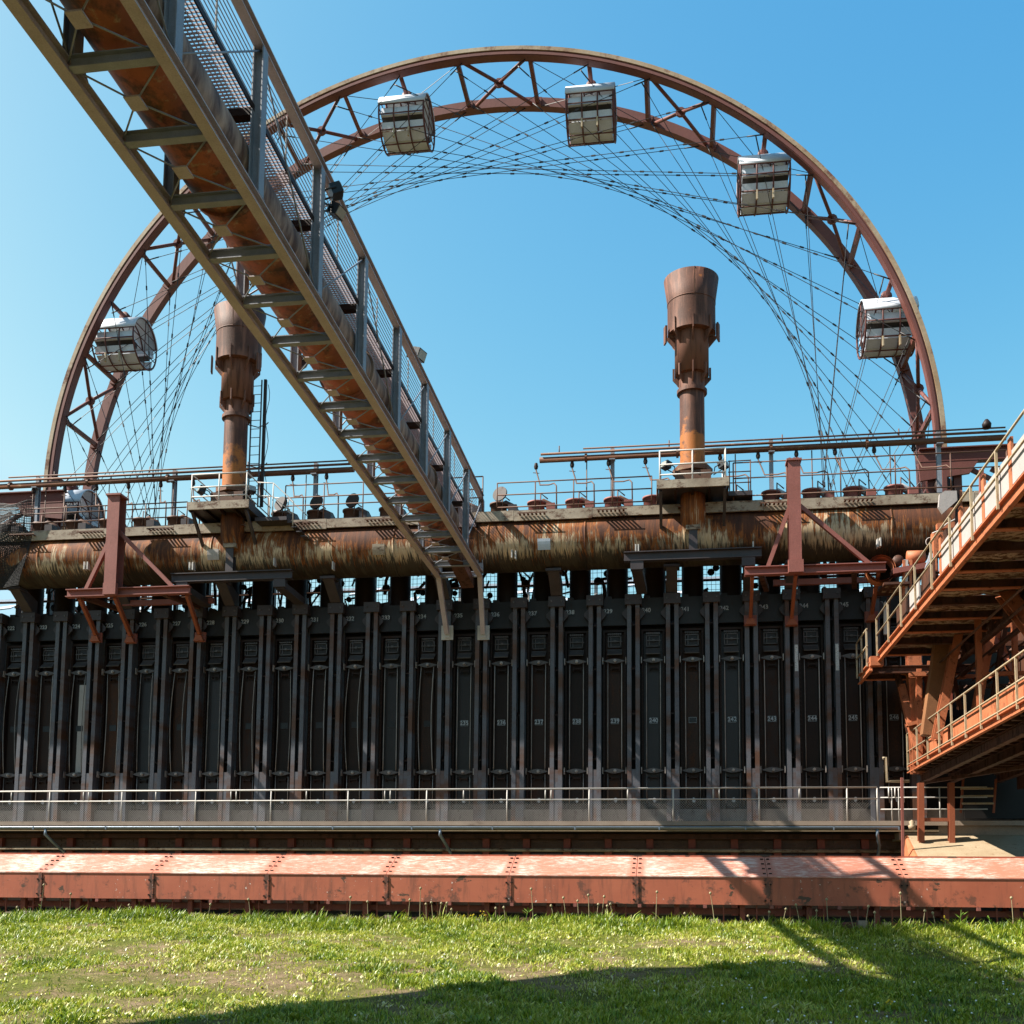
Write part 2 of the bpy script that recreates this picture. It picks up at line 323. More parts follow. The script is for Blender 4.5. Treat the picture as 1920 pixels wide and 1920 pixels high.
# ------------------------------------------------------------------ ground
def gz(x, y):
    t = (y-13.3)/(25.3-13.3)
    if t <= 0: z = 0.0
    elif t < 1: z = 1.06*(t*.8+.2*t*t*(3-2*t))
    else: z = 1.06-min(1., max(0., (y-25.5)/2.2))*.45
    z += .07*math.sin(x*.55+y*.35)*max(0, min(1, t))*(1 if t < 1 else .3) + .03*math.sin(x*1.7-y*1.1)*(1 if t < 1 else .3)
    return z
xs = [-900, -300, -100, -50, -30]+[-24+.5*i for i in range(93)]+[30, 50, 100, 300, 900]
ys = [-300, -80, -20, 0, 6, 10]+[12+.4*i for i in range(43)]+[32, 36, 45, 60, 100, 250, 900]
g_ = MB(); g_.add([(x, y, gz(x, y)) for y in ys for x in xs], [(j*len(xs)+i, j*len(xs)+i+1, (j+1)*len(xs)+i+1, (j+1)*len(xs)+i) for j in range(len(ys)-1) for i in range(len(xs)-1)], True)
structure(g_.build('ground', 'ground'))
# ------------------------------------------------------------------ battery
PIT, X238 = 1.25, -3.2227
def ox(n): return (n-238)*PIT+X238
N0, N1 = 221, 248
XW0, XW1 = ox(N0)-3, ox(N1)+3.5
bat = thing('coke_oven_battery', 'long soot-black coke oven battery wall filling the middle of the picture', 'industrial building', (0, 36, 0))
MB().box(XW0, XW1, 36.0, 43.5, .2, 11.38).build('wall', 'sootwall', bat)
MB().box(XW0, XW1, 33.72, 36.0, 3.915, 4.05).build('service_ledge', 'concrete', bat)
MB().box(XW0, XW1, 35.62, 35.99, 4.051, 4.56).build('base_course', 'basestone', bat)
def numtext(n):
    c = bpy.data.curves.new('t', 'FONT'); c.body = str(n); c.size = .19; c.align_x = 'CENTER'; c.align_y = 'CENTER'; c.extrude = .004; c.space_character = 1.02; c.offset = .004
    o = bpy.data.objects.new('t', c); COL.objects.link(o); bpy.context.view_layer.update()
    me = bpy.data.meshes.new_from_object(o.evaluated_get(bpy.context.evaluated_depsgraph_get()))
    bpy.data.objects.remove(o); me.transform(Matrix.Rotation(PI/2, 4, 'X')); me.materials.clear(); me.materials.append(M['number']); return me
TXT = {n: numtext(n) for n in range(N0, N1)}
def number(n, parent, loc):
    o = bpy.data.objects.new('number', TXT[n]); COL.objects.link(o); o.parent = parent; o.location = V(loc); return o
def lens_poly(w, h, n=7):
    p = []
    for k in range(n): x = -w/2+w*k/(n-1); p.append((x, h/2*(1-abs(2*x/w)**1.4)*.92+h*.05))
    return p+[(x, -z) for x, z in reversed(p)]
DY = 35.74      # door face
door0 = {}
def make_door(n):
    X = ox(n)
    d = thing('oven_door', '', 'oven door', (X, DY, 4.05), 'numbered oven doors along the battery')
    fr = MB()
    for s in (-1, 1): fr.box(X+s*.345-.035, X+s*.345+.035, DY-.10, DY+.24, 4.45, 10.46)
    fr.box(X-.31, X+.31, DY-.10, DY+.24, 10.39, 10.46)
    for s in (-1, 1):
        for k in range(38): fr.box(X+s*.345-.02, X+s*.345+.02, DY-.13, DY-.101, 4.7+k*.15, 4.75+k*.15)
    fo = fr.build('door_frame', 'soot', d)
    sc = MB()
    for k in range(7): sc.tube((X-.2+k*.066, DY-.1, 10.33), (X-.2+k*.066, DY-.04, 10.33), .03, 8)
    sc.build('stud_row', 'fitting', fo)
    b = MB(); b.box(X-.20, X+.20, DY-.02, DY+.22, 5.6, 9.02)
    b.box(X-.30, X-.205, DY+.06, DY+.22, 4.5, 10.38).box(X+.205, X+.30, DY+.06, DY+.22, 4.5, 10.38)
    b.box(X-.205, X+.205, DY+.05, DY+.22, 9.02, 10.38)
    b.box(X-.19, X+.19, DY-.04, DY+.2, 4.62, 5.56); b.build('door_body', ('soot', 'sootbrown', 'soot', 'sootblue', 'soot', 'sootbrown', 'sootblue')[(n*5) % 7], d)
    h = MB(); h.box(X-.16, X+.17, DY-.05, DY+.05, 9.93, 10.24)
    hp = h.build('levelling_hatch', 'lintel', d)
    f = MB()
    for a in ((-.21, .21, 10.245, 10.275), (-.21, .21, 9.885, 9.915), (-.22, -.19, 9.885, 10.275), (-.135, -.11, 9.9, 10.26), (.185, .215, 9.885, 10.275)): f.box(X+a[0], X+a[1], DY-.085, DY-.03, a[2], a[3])
    f.box(X-.23, X+.25, DY-.115, DY-.086, 10.065, 10.095); f.box(X-.02, X+.05, DY-.135, DY-.1155, 10.05, 10.12); f.build('latch_frame', 'fitting', hp)
    MB().prism([(X-.235, DY-.03, 9.84), (X-.235, DY-.05, 9.80), (X-.235, DY-.25, 9.62), (X-.235, DY-.245, 9.60), (X-.235, DY-.01, 9.78)], (.47, 0, 0)).build('drip_shield', 'fitting', d)
    for z in (9.41, 5.80):
        t = MB(); t.prism([(X+x, DY-.20, z+q) for x, q in lens_poly(.66, .17)], (0, .07, 0))
        lb = t.build('latch_bar', 'fitting', d)
        c = MB(); c.lathe([(0, -.06), (.05, -.06), (.05, 0)], (X+.02, DY-.201, z), 10, False, 'y'); c.lathe([(.028, -.10), (.028, -.06)], (X+.02, DY-.201, z), 8, True, 'y').lathe([(0, -.10), (.028, -.10)], (X+.02, DY-.201, z), 8, False, 'y')
        c.build('latch_bolt', 'rod', lb)
        for s in (-1, 1): MB().box(X+s*.375-.014, X+s*.375+.014, DY-.24, DY-.05, z-.10, z+.11).build('latch_hook', 'rod', d)
        k = MB(); zz = z-.22
        k.box(X-.11, X+.15, DY-.14, DY-.06, zz-.02, zz+.02)
        for s in (-.11, .14): k.box(X+s, X+s+.025, DY-.15, DY-.05, zz-.08, zz+.06)
        k.build('hook_bracket', 'soot', d)
    bow = (.0 if n > 234 else .035)*((n*7) % 5-1)
    for s, e in ((-1, 0), (1, .02)):
        x = X+s*.215; pts = []
        for k in range(9):
            q = k/8; zz = 9.38-(9.38-5.84)*q
            pts.append((x+e-bow*math.sin(PI*q)-.02*(1-q)*(1 if s > 0 and n < 235 else 0), DY-.14, zz))
        MB().path(pts, .017, 6).build('rod', 'rod', d)
        MB().tube((x+e, DY-.1, 5.72), (x+e, DY-.1, 4.75), .014, 6).build('rod', 'rod', d)
    p = MB(); p.box(X-.12, X+.14, DY-.036, DY-.0205, 7.35, 7.55); pl = p.build('number_plate', 'black', d)
    if n >= 235 and n != 241: number(n, pl, (.01, -.04, 7.45-4.05))
    e = MB()
    for a in ((-.115, .135, 7.535, 7.543), (-.115, .135, 7.357, 7.365), (-.115, -.107, 7.365, 7.535), (.127, .135, 7.365, 7.535)): e.box(X+a[0], X+a[1], DY-.04, DY-.0365, a[2], a[3])
    if n >= 235: e.build('plate_border', 'number', pl)
    poly = [(X+.03+.055*math.cos(t)*(1+.25*math.sin(3*t+n)), DY-.06, 4.86+.085*math.sin(t)) for t in [2*PI*k/9 for k in range(9)]]
    MB().prism(poly, (0, .015, 0)).build('paint_blotch', 'blotch', d)
    if n == 224: MB().box(X-.06, X+.195, DY-.03, DY-.021, 5.9, 9.0).build('pale_skin', 'grey', d, 'pale blue-grey flaking skin on the door')
    return d
for n in range(N0+1, N1-1):
    d = make_door(n); k = n-N0
    d['label'] = f'dark iron oven door, {ORD[k]} from the left end of the row, plate {n}'
    if n == 224: d['label'] = 'oven door with a pale blue-grey flaking skin, third from the left'
# lintel plates with stencilled numbers
for n in range(N0+1, N1-1):
    X = ox(n); l = MB().box(X-.40, X+.40, 35.58, 35.98, 10.60, 11.50); l.box(X-.3, X-.1, 35.58, 35.98, 11.501, 11.58)
    lo = l.build('lintel_plate', 'lintel', bat)
    p = MB().box(X-.36, X-.06, 35.555, 35.5785, 10.97, 11.17).build('number_plate', 'black', lo)
    number(n, p, (X-.21, 35.550-36, 11.07))
# buckstays
def make_buck(n):
    X = ox(n)+PIT/2; YC = 35.30
    b = thing('buckstay', '', 'steel column', (X, YC, 4.05), 'paired steel columns between the oven doors')
    for s in (-1, 1):
        x = X+s*.135; m = MB(); m.box(x-.068, x+.068, YC, YC+.03, 4.06, 11.22).box(x-.015, x+.015, YC+.03, YC+.42, 4.06, 11.22).box(x-.068, x+.068, YC+.42, YC+.45, 4.06, 11.22)
        m.build('beam', 'buck', b)
    for z in (10.55, 9.1, 7.62, 6.16):
        MB().prism([(X-.065, YC+.06, z+.02), (X-.065, YC+.06, z-.02), (X-.065, YC+.26, z+.10), (X-.065, YC+.26, z+.16)], (.13, 0, 0)).build('spacer_plate', 'soot', b)
    MB().box(X-.066, X+.066, YC+.012, YC+.034, 4.06, 5.82).build('foot_plate', 'buck', b)
    m = MB(); m.box(X-.27, X+.27, YC-.09, YC+.34, 11.2, 11.54); cb = m.build('cap_block', 'darkbeam', b)
    q = MB()
    for s in (-1, 1): q.lathe([(0, -.03), (.03, -.03), (.03, 0)], (X+s*.17, YC-.091, 11.38), 8, False, 'y')
    q.build('bolt', 'fitting', cb)
    for s in (-1, 1): MB().prism([(X+s*.205, YC+.1, 11.15), (X+s*.36, YC+.1, 10.98), (X+s*.36, YC+.1, 10.9), (X+s*.205, YC+.1, 10.72)], (0, .04, 0)).build('gusset', 'darkbeam', b)
    return b
b0 = make_buck(N0)
b0['label'] = 'paired steel column at the far left edge, left of the first oven door'
for n in range(N0+1, N1-1):
    dup(b0, (ox(n)+PIT/2, 35.30, 4.05), f'paired steel column just right of the {ORD[n-N0]} oven door from the left')
for n in (244, 245):
    x = ox(n)-PIT/2+.135; MB().box(x-.05, x+.05, 35.290, 35.2985, 8.9, 9.75).build('paint_patch', 'blotch', bat, 'peeling white paint on a column')
# ledge railing with chain link
FY = 33.86
lr = thing('ledge_railing', 'long pale pipe railing with chain-link mesh on the concrete ledge', 'railing', (0, FY, 4.05))
x_end = at(1645, 1510, Y=FY).x; xf0 = -26.0
MB().tube((xf0, FY, 5.06), (x_end, FY, 5.06), .026, 8).build('rail', 'rail', lr)
MB().tube((xf0, FY, 4.72), (x_end, FY, 4.72), .022, 8).build('rail', 'rail', lr)
x = at(950.6, 1510, Y=FY).x-2.56*8; k = 0
while x < x_end-.3:
    MB().tube((x, FY, 4.05), (x, FY, 5.04), .022, 6).build('post', 'rail', lr)
    if k % 2: MB().tube((x+1.18, FY, 4.74), (x+1.18, FY, 5.04), .02, 6).build('stub_post', 'rail', lr)
    else:
        for e in (1.2, 1.38): MB().tube((x+e, FY, 4.74), (x+e, FY, 5.04), .02, 6).build('stub_post', 'rail', lr)
    x += 2.56; k += 1
MB().tube((x_end, FY, 4.05), (x_end, FY, 5.05), .022, 6).build('post', 'rail', lr)
cl = MB(); h = .62; sp = .075
i = 0
while xf0+i*sp < x_end-h:
    a = xf0+i*sp
    for s in (0, 1):
        p0, p1 = ((a, FY+.012, 4.07), (a+h, FY+.012, 4.07+h)) if s else ((a+h, FY+.02, 4.07), (a, FY+.02, 4.07+h))
        cl.beam(p0, p1, .0045, .0045)
    i += 1
cl.build('chain_link', 'rail', lr, stuff=True)
# gutter, downpipes
gt = MB(); prof = [(33.62+.075*math.cos(t), 3.86+.075*math.sin(t)) for t in [PI+PI*k/8 for k in range(9)]]
for j in range(14):
    xa = -26+j*2.55; xb = min(xa+2.54, at(1685, 1549, Y=33.6).x)
    if xa < xb:
        gt = MB(); pts = [(xa, y, z) for y, z in prof]+[(xa, y*1.0+(33.62-y)*.12, z+.012) for y, z in reversed(prof)]
        gt.prism(pts, (xb-xa, 0, 0))
        if j == 0: gut = thing('gutter', 'long zinc half-round gutter under the concrete ledge', 'gutter', (0, 33.62, 3.8))
        go = gt.build('gutter_length', 'zinc', gut); MB().box(xb-.02, xb+.015, 33.535, 33.70, 3.772, 3.872).build('gutter_bracket', 'zinc', gut)
MB().box(-26, 7.6, 33.76, 33.86, 3.74, 3.79).build('fascia', 'tan', bat); MB().box(-26, 7.6, 33.87, 35.99, 3.72, 3.913).build('soffit', 'sootwall', bat)
for k, (u, lab) in enumerate(((85, 'zinc downpipe below the gutter near the left edge'), (825, 'zinc downpipe below the gutter under the pipe bridge legs'), (1645, 'zinc downpipe below the gutter beside the orange machine'))):
    p = at(u, 1552, Y=33.6); dp = thing('downpipe', lab, 'downpipe', (p.x, 33.62, 1))
    MB().path([(p.x, 33.62, 3.79), (p.x, 33.62, 3.62), (p.x+.12, 34.0, 3.32), (p.x+.16, 34.5, 3.1), (p.x+.16, 34.55, 2.9), (p.x+.16, 34.55, 1.0)], .05, 10).build('pipe', 'zinc', dp)
    MB().lathe([(.06, 2.75), (.06, 2.80)], (p.x+.16, 34.55, 0), 10).build('bracket', 'zinc', dp)
# basement storey
bw = thing('basement_wall', 'dark basement wall with red posts and windows behind the red conveyor', 'wall', (0, 35, 0))
MB().box(-28, 9, 35.0, 35.3, .3, 3.715).build('wall', 'brick', bw)
x = at(911, 1590, Y=34.8).x-1.30*16
j = 0
while x < 8:
    MB().box(x-.11, x+.11, 34.80, 34.998, .3, 3.71).build('post', 'redcol', bw)
    for e in (.36, .86):
        c = x+e+.04; f = MB()
        for a in ((-.24, -.19, 2.2, 3.12), (.19, .24, 2.2, 3.12), (-.19, .19, 3.07, 3.12)): f.box(c+a[0], c+a[1], 34.90, 34.997, a[2], a[3])
        wo = f.build('window', 'darkbeam', bw); MB().box(c-.188, c+.188, 34.955, 34.985, 2.2, 3.068).build('pane', 'glass', wo)
    for rr in range(3):
        for cc in range(4):
            xx = x+.13+cc*.262+(.13 if rr % 2 else 0); MB().box(xx, min(xx+.25, x+1.18), 34.97-.01*((rr*3+cc*5+j) % 3), 34.999, 3.30+rr*.075, 3.365+rr*.075).build('brick', 'brick', bw)
    x += 1.30; j += 1
MB().tube((-28, 34.72, 3.2), (8.2, 34.72, 3.2), .055, 8).build('pipe', 'deckedge', bw)
MB().box(-28, 8.4, 34.6, 34.79, 3.56, 3.70).build('ledge_beam', 'machdark', bw)
# ------------------------------------------------------------------ collecting main and deck
PY_, PZ, PR = 34.55, 13.06, .845
cm = thing('collecting_main', 'huge horizontal rust-streaked gas main running above the oven doors', 'pipe', (0, PY_, PZ))
mb = MB(); mb.lathe([(PR, XW0+i*(XW1-XW0)/60) for i in range(61)], (0, PY_, PZ), 72, True, 'x'); mb.build('shell', 'main', cm)
x = -24.5
while x < 12:
    mb = MB(); mb.lathe([(PR+.001, x-.03), (PR+.018, x-.03), (PR+.018, x+.03), (PR+.001, x+.03)], (0, PY_, PZ), 72, True, 'x'); mb.build('joint_band', 'main', cm); x += 3.1
def on_main(x, th, r): return V((x, PY_-r*math.cos(th), PZ+r*math.sin(th)))
for u, v, m_ in ((400, 1040, 'grey'), (710, 1030, 'deckedge'), (1020, 1020, 'paleplate')):
    q = at(u, v, Y=33.72); th = math.asin(max(-1, min(1, (q.z-PZ)/PR))); mb = MB(); pl = []
    for k in range(5):
        t = th-.2+.1*k
        pl.append(t)
    for k in range(4):
        a, b = pl[k], pl[k+1]
        mb.hexa([on_main(q.x-.2, a, PR+.005), on_main(q.x+.2, a, PR+.005), on_main(q.x+.2, a, PR+.045), on_main(q.x-.2, a, PR+.045), on_main(q.x-.2, b, PR+.005), on_main(q.x+.2, b, PR+.005), on_main(q.x+.2, b, PR+.045), on_main(q.x-.2, b, PR+.045)])
    mb.build('hatch', m_, cm)
for u, v in ((160, 1062), (166, 1062), (357, 1063), (363, 1063), (515, 1055), (625, 1062), (960, 1040), (967, 1042), (1192, 1030), (1197, 1030), (1412, 1025), (1645, 1020), (1650, 1018)):
    q = at(u, v, Y=33.75); mb = MB(); mb.box(q.x-.02, q.x+.02, 33.66, 33.86, q.z-.12, q.z+.14); mb.build('lug', 'rail', cm)
for n in range(N0+1, N1-1):
    X = ox(n)+.32; br = MB()
    if n % 3 == 0:
        br.prism([(X+.12, 35.2, 11.56), (X+.12, 34.35, 12.12), (X+.12, 34.35, 12.36), (X+.12, 35.5, 12.0), (X+.12, 35.5, 11.56)], (.36, 0, 0)); bo = br.build('bracket', 'darkbeam', cm)
        MB().box(X+.05, X+.55, 34.25, 34.75, 12.12, 12.20).build('saddle', 'darkbeam', bo)
# deck over the ovens
dk = thing('top_deck', 'narrow working deck on top of the battery behind the gas main', 'walkway', (0, 35, 14))
x = XW0
k = 0
while x < XW1:
    L = 2.2+((k*37) % 5)*.3; xb = min(x+L, XW1)
    MB().box(x, xb-.012, 33.80, 33.88, 13.68-((k*13) % 3)*.015, 13.97+((k*29) % 3)*.012).build('edge_plate', 'deckedge', dk)
    x = xb; k += 1
MB().box(XW0, XW1, 33.881, 37.2, 13.94, 14.02).build('floor', 'darkbeam', dk)
for k in range(17): 
    x = XW0+1+k*2.3; MB().box(x-.08, x+.08, 35.7, 37.19, 13.6, 13.938).build('joist', 'darkbeam', dk)
# perforated grating strips overhanging the main
for n in range(N0+1, N1-1, 1):
    if n % 2: 
        X = ox(n); m = MB()
        for a in range(7): m.box(X-.42+a*.13, X-.36+a*.13, 33.56, 33.79, 13.80, 13.825)
        m.box(X-.45, X+.5, 33.55, 33.56, 13.79, 13.83); m.build('grating', 'rustrail', dk)
# standpipes
def make_standpipe(n):
    X = ox(n)+.05; s = thing('standpipe', '', 'pipe', (X, 36.4, 11.4), 'standpipes rising behind the gas main')
    MB().lathe([(.36, 11.39), (.36, 13.58)], (X, 36.4, 0), 20).build('riser', 'soot', s)
    mb = MB(); mb.lathe([(.27, 14.03), (.27, 14.50), (.31, 14.50), (.31, 14.56), (0, 14.58)], (X-.05, 34.75, 0), 18); hd = mb.build('head', 'mast' if n > 236 else 'rustrail', s)
    mb = MB(); mb.path([(X-.02, 34.75, 14.44), (X+.18, 34.8, 14.58), (X+.42, 34.85, 14.46), (X+.60, 34.9, 14.1)], .13, 10); mb.build('elbow', 'grey' if n > 241 else 'rustrail', s)
    mb = MB(); mb.path([(X+.1, 34.5, 14.1), (X+.12, 34.5, 14.78), (X+.34, 34.6, 14.62)], .022, 6); mb.build('lever', 'rustrail', s)
    mb = MB(); mb.box(X+.32, X+.60, 34.35, 34.7, 14.03, 14.40); mb.build('valve_box', 'mast' if n > 236 else 'darkbeam', s)
    if n in (236, 230, 231, 232, 229, 234):
        mb = MB(); c = V((X+.02, 34.62, 14.85)); ax = V((-.35, -.9, .2)).normalized(); mb.tube(c, c+ax*.06, .26, 18); mb.build('open_lid', 'soot', s)
    return s
for n in range(N0+1, N1-1):
    s = make_standpipe(n); s['label'] = f'standpipe with lidded head on the deck above the {ORD[n-N0]} oven door from the left'
    if n in (236, 230, 231, 232, 229, 234): s['label'] = f'standpipe with its round lid open, above the {ORD[n-N0]} oven door from the left'
# wire mesh bays and pale sheets standing in for daylight glare seen through the gap
wmf = thing('mesh_screen', 'wire mesh screen with horizontal bars behind the standpipes under the deck', 'screen', (0, 37.4, 11.4))
for n in range(N0, N1-1):
    X = ox(n)+.65; m = MB()
    for k in range(6): m.beam((X-.40+k*.15, 37.4, 11.38), (X-.40+k*.15, 37.4, 13.9), .014, .014)
    for k in range(13): m.beam((X-.46, 37.42, 11.5+k*.18), (X+.46, 37.42, 11.5+k*.18), .012, .012)
    m.build('wire_mesh', 'cable', wmf)
    MB().box(X-.62, X-.5, 37.3, 37.5, 11.38, 13.93).build('post', 'darkbeam', wmf)
    if n % 2 == 0:
        c = V((X-.05, 37.1, 12.55)); MB().lathe([(0, -.06), (.12, -.05), (.15, 0), (.12, .05), (0, .06)], c, 12, True, 'y').build('insulator', 'soot', wmf)
MB().tube((XW0, 36.95, 12.42), (XW1, 36.95, 12.42), .045, 8).build('pipe', 'rustrail', wmf)
rk = random.Random(11)
for n in range(N0, N1-1):
    X = ox(n)+.62
    for k in range(7):
        x = X+rk.uniform(-.42, .42); z = rk.uniform(11.5, 13.0); y = rk.uniform(36.85, 37.2)
        if k % 3 == 0: MB().path([(x, y, z-.5), (x+rk.uniform(-.1, .1), y, z), (x+rk.uniform(-.3, .3), y+.05, z+.35), (x+.3, y, z+.4)], rk.uniform(.03, .07), 8).build('bent_pipe', rk.choice(('soot', 'rustrail', 'machdark')), wmf)
        elif k % 3 == 1: MB().beam((x, y, z), (x+rk.uniform(-.3, .3), y, z+rk.uniform(.2, .6)), rk.uniform(.05, .16), .05).build('strap', rk.choice(('soot', 'rustpipe', 'machine', 'grey')), wmf)
        else: MB().lathe([(0, -.05), (rk.uniform(.07, .14), -.04), (.1, .04), (0, .05)], (x, y, z+.1), 10, True, 'y').build('valve', 'soot', wmf)
rr = thing('rear_gallery', 'pale sheeted rear gallery glimpsed through the gap under the deck', 'gallery', (0, 46, 11))
for k in range(30):
    x = XW0-6+k*1.75; z = 13.6+((k*5) % 7)*.22
    MB().prism([(x, 46.0, z), (x+1.3, 46.0, z+.10), (x+1.3, 46.6, z+.42), (x, 46.6, z+.28)], (0, .03, -.05)).build('glare_sheet', 'paleplate', rr)  # pale colour stands in for daylight glare behind the mesh
for z in (13.5, 14.1, 15.3): MB().box(XW0-6, XW1+6, 46.7, 46.8, z, z+.1).build('rail', 'paleplate', rr)
for k in range(18): MB().box(XW0-6+k*3, XW0-5.85+k*3, 46.81, 46.95, 11.0, 15.3).build('post', 'grey', rr)
MB().box(XW0-6, XW1+6, 46.0, 47.0, 10.9, 11.1).build('floor', 'grey', rr)
for k in range(18): MB().box(XW0-6+k*3, XW0-5.8+k*3, 46.4, 46.6, .5, 10.89).build('leg', 'grey', rr)
# deck railings
def railing(name, label, xa, xb, y, z, mat, step, rails, h=1.0, group=None, skip=()):
    t = thing(name, label, 'railing', (xa, y, z), group)
    for r in rails: MB().tube((xa, y, z+r), (xb, y, z+r), .021, 6).build('rail', mat, t)
    n_ = max(1, round((xb-xa)/step))
    for i in range(n_+1):
        x = xa+(xb-xa)*i/n_; MB().tube((x, y, z), (x, y, z+h), .021, 6).build('post', mat, t)
    return t
xa, xb = at(932, 950, Y=33.84).x, at(1222, 930, Y=33.84).x
railing('deck_railing', 'rusty pipe railing on the deck between the pipe bridge and the right chimney', xa, xb, 33.84, 13.98, 'rustrail', 1.27, (.95, .55, .14), .95)
railing('deck_railing', 'rusty pipe railing on the deck right of the right chimney', at(1375, 900, Y=33.84).x, 11.5, 33.84, 13.98, 'rustrail', 1.6, (1.25, .75, .18), 1.25)
railing('deck_railing', 'rusty pipe railing on the deck at the left edge of the picture', -25, at(352, 930, Y=33.84).x, 33.84, 13.98, 'rustrail', 1.6, (.8, .62, .3), .8)
railing('deck_railing', 'rusty pipe railing on the deck between the left chimney and the pipe bridge', at(535, 940, Y=33.84).x, at(905, 940, Y=33.84).x, 33.84, 13.98, 'rustrail', 1.3, (1.2, .78, .5), 1.2)
railing('rear_deck_railing', 'thin railing along the rear edge of the battery deck', -26, 12, 37.1, 14.03, 'rustrail', 2.2, (1.1, .6), 1.1)
# header pipes on posts
def header(label, xa, xb, posts, ns):
    t = thing('header_pipe', label, 'pipe', (xa, 36.5, 14.02))
    MB().tube((xa, 36.5, 16.72), (xb, 36.5, 16.72), .10, 14).build('pipe', 'rustpipe', t)
    MB().tube((xa+.05, 36.38, 16.88), (xb, 36.38, 16.88), .045, 8).build('pipe', 'rustpipe', t)
    MB().tube((xa+1.5, 36.5, 17.06), (xb, 36.5, 17.06), .03, 8).build('pipe', 'rustrail', t)
    for u in posts:
        x = at(u, 950, Y=36.5).x; MB().ibeam((x, 36.66, 14.03), (x, 36.66, 17.1), .13, .16, .02, (0, 1, 0)).build('post', 'galv', t)
        MB().box(x-.1, x+.1, 36.36, 36.58, 16.58, 16.61).build('saddle', 'galv', t)
    for i, n in enumerate(ns):
        x = ox(n)-.25; m = MB()
        m.path([(x, 36.5, 16.62), (x, 36.5, 16.38), (x+.12, 36.3, 15.95), (x+.18, 36.2, 15.72), (x+.55, 35.7, 15.52), (x+.75, 35.4, 15.45), (x+.84, 35.3, 15.32), (x+.86, 35.28, 14.3)], .024, 6); m.build('feed_pipe', 'rustrail', t)
        mb = MB(); mb.lathe([(.06, 16.42), (.075, 16.5), (.05, 16.62)], (x, 36.5, 0), 10); mb.build('valve', 'soot', t)
        MB().beam((x-.1, 36.48, 16.28), (x+.12, 36.46, 16.24), .02, .02).build('handle', 'rustrail', t)
        if n % 2 == 0:
            x2 = x+.5; MB().path([(x2, 36.5, 16.6), (x2, 36.5, 15.6), (x2+.02, 36.4, 14.1)], .02, 6).build('drop_pipe', 'rustrail', t)
        if n % 3 == 0: MB().tube((x+.8, 36.5, 16.9), (x+.8, 36.5, 17.2), .02, 6).build('vent_stub', 'rustrail', t)
    for i in range(int((xb-xa)/3.1)): 
        x = xa+1.6+i*3.1; mb = MB(); mb.lathe([(.101, x-.04), (.15, x-.04), (.15, x+.04), (.101, x+.04)], (0, 36.5, 16.72), 14, False, 'x'); mb.build('flange', 'rustpipe', t)
    return t
header('rusted header pipes on posts above the deck left of the pipe bridge', -26, at(664, 880, Y=36.5).x, (65, 322, 588), range(222, 232))
hr = header('rusted header pipes on posts above the deck right of the pipe bridge', at(1012, 862, Y=36.5).x, at(1885, 800, Y=36.5).x, (1148, 1448, 1765), range(237, 248))
q = at(1850, 795, Y=36.5); mb = MB(); mb.lathe([(0, -.16), (.13, -.14), (.15, 0), (.09, .1), (.05, .16), (0, .17)], (q.x, 36.5, 17.2), 12); mb.build('valve', 'soot', hr)
# netting at the left edge
q0 = at(66, 945, Y=33.75).x
nt_ = MB()
def net_pt(a, b): return V((q0-3.2*(1-a)-.25*a*b, 33.70-.15*math.sin(a*9+b*5)-.12*b, 14.95-2.95*b+.08*math.sin(a*14)*(1-b)))
for i in range(64): nt_.path([net_pt(i/63, j/12) for j in range(13)], .011, 4, False)
for i in range(56): nt_.path([net_pt(j/16, i/55) for j in range(17)], .011, 4, False)
tag(nt_.build('safety_net', 'netting'), 'black netting draped over the gas main at the left edge', 'net')
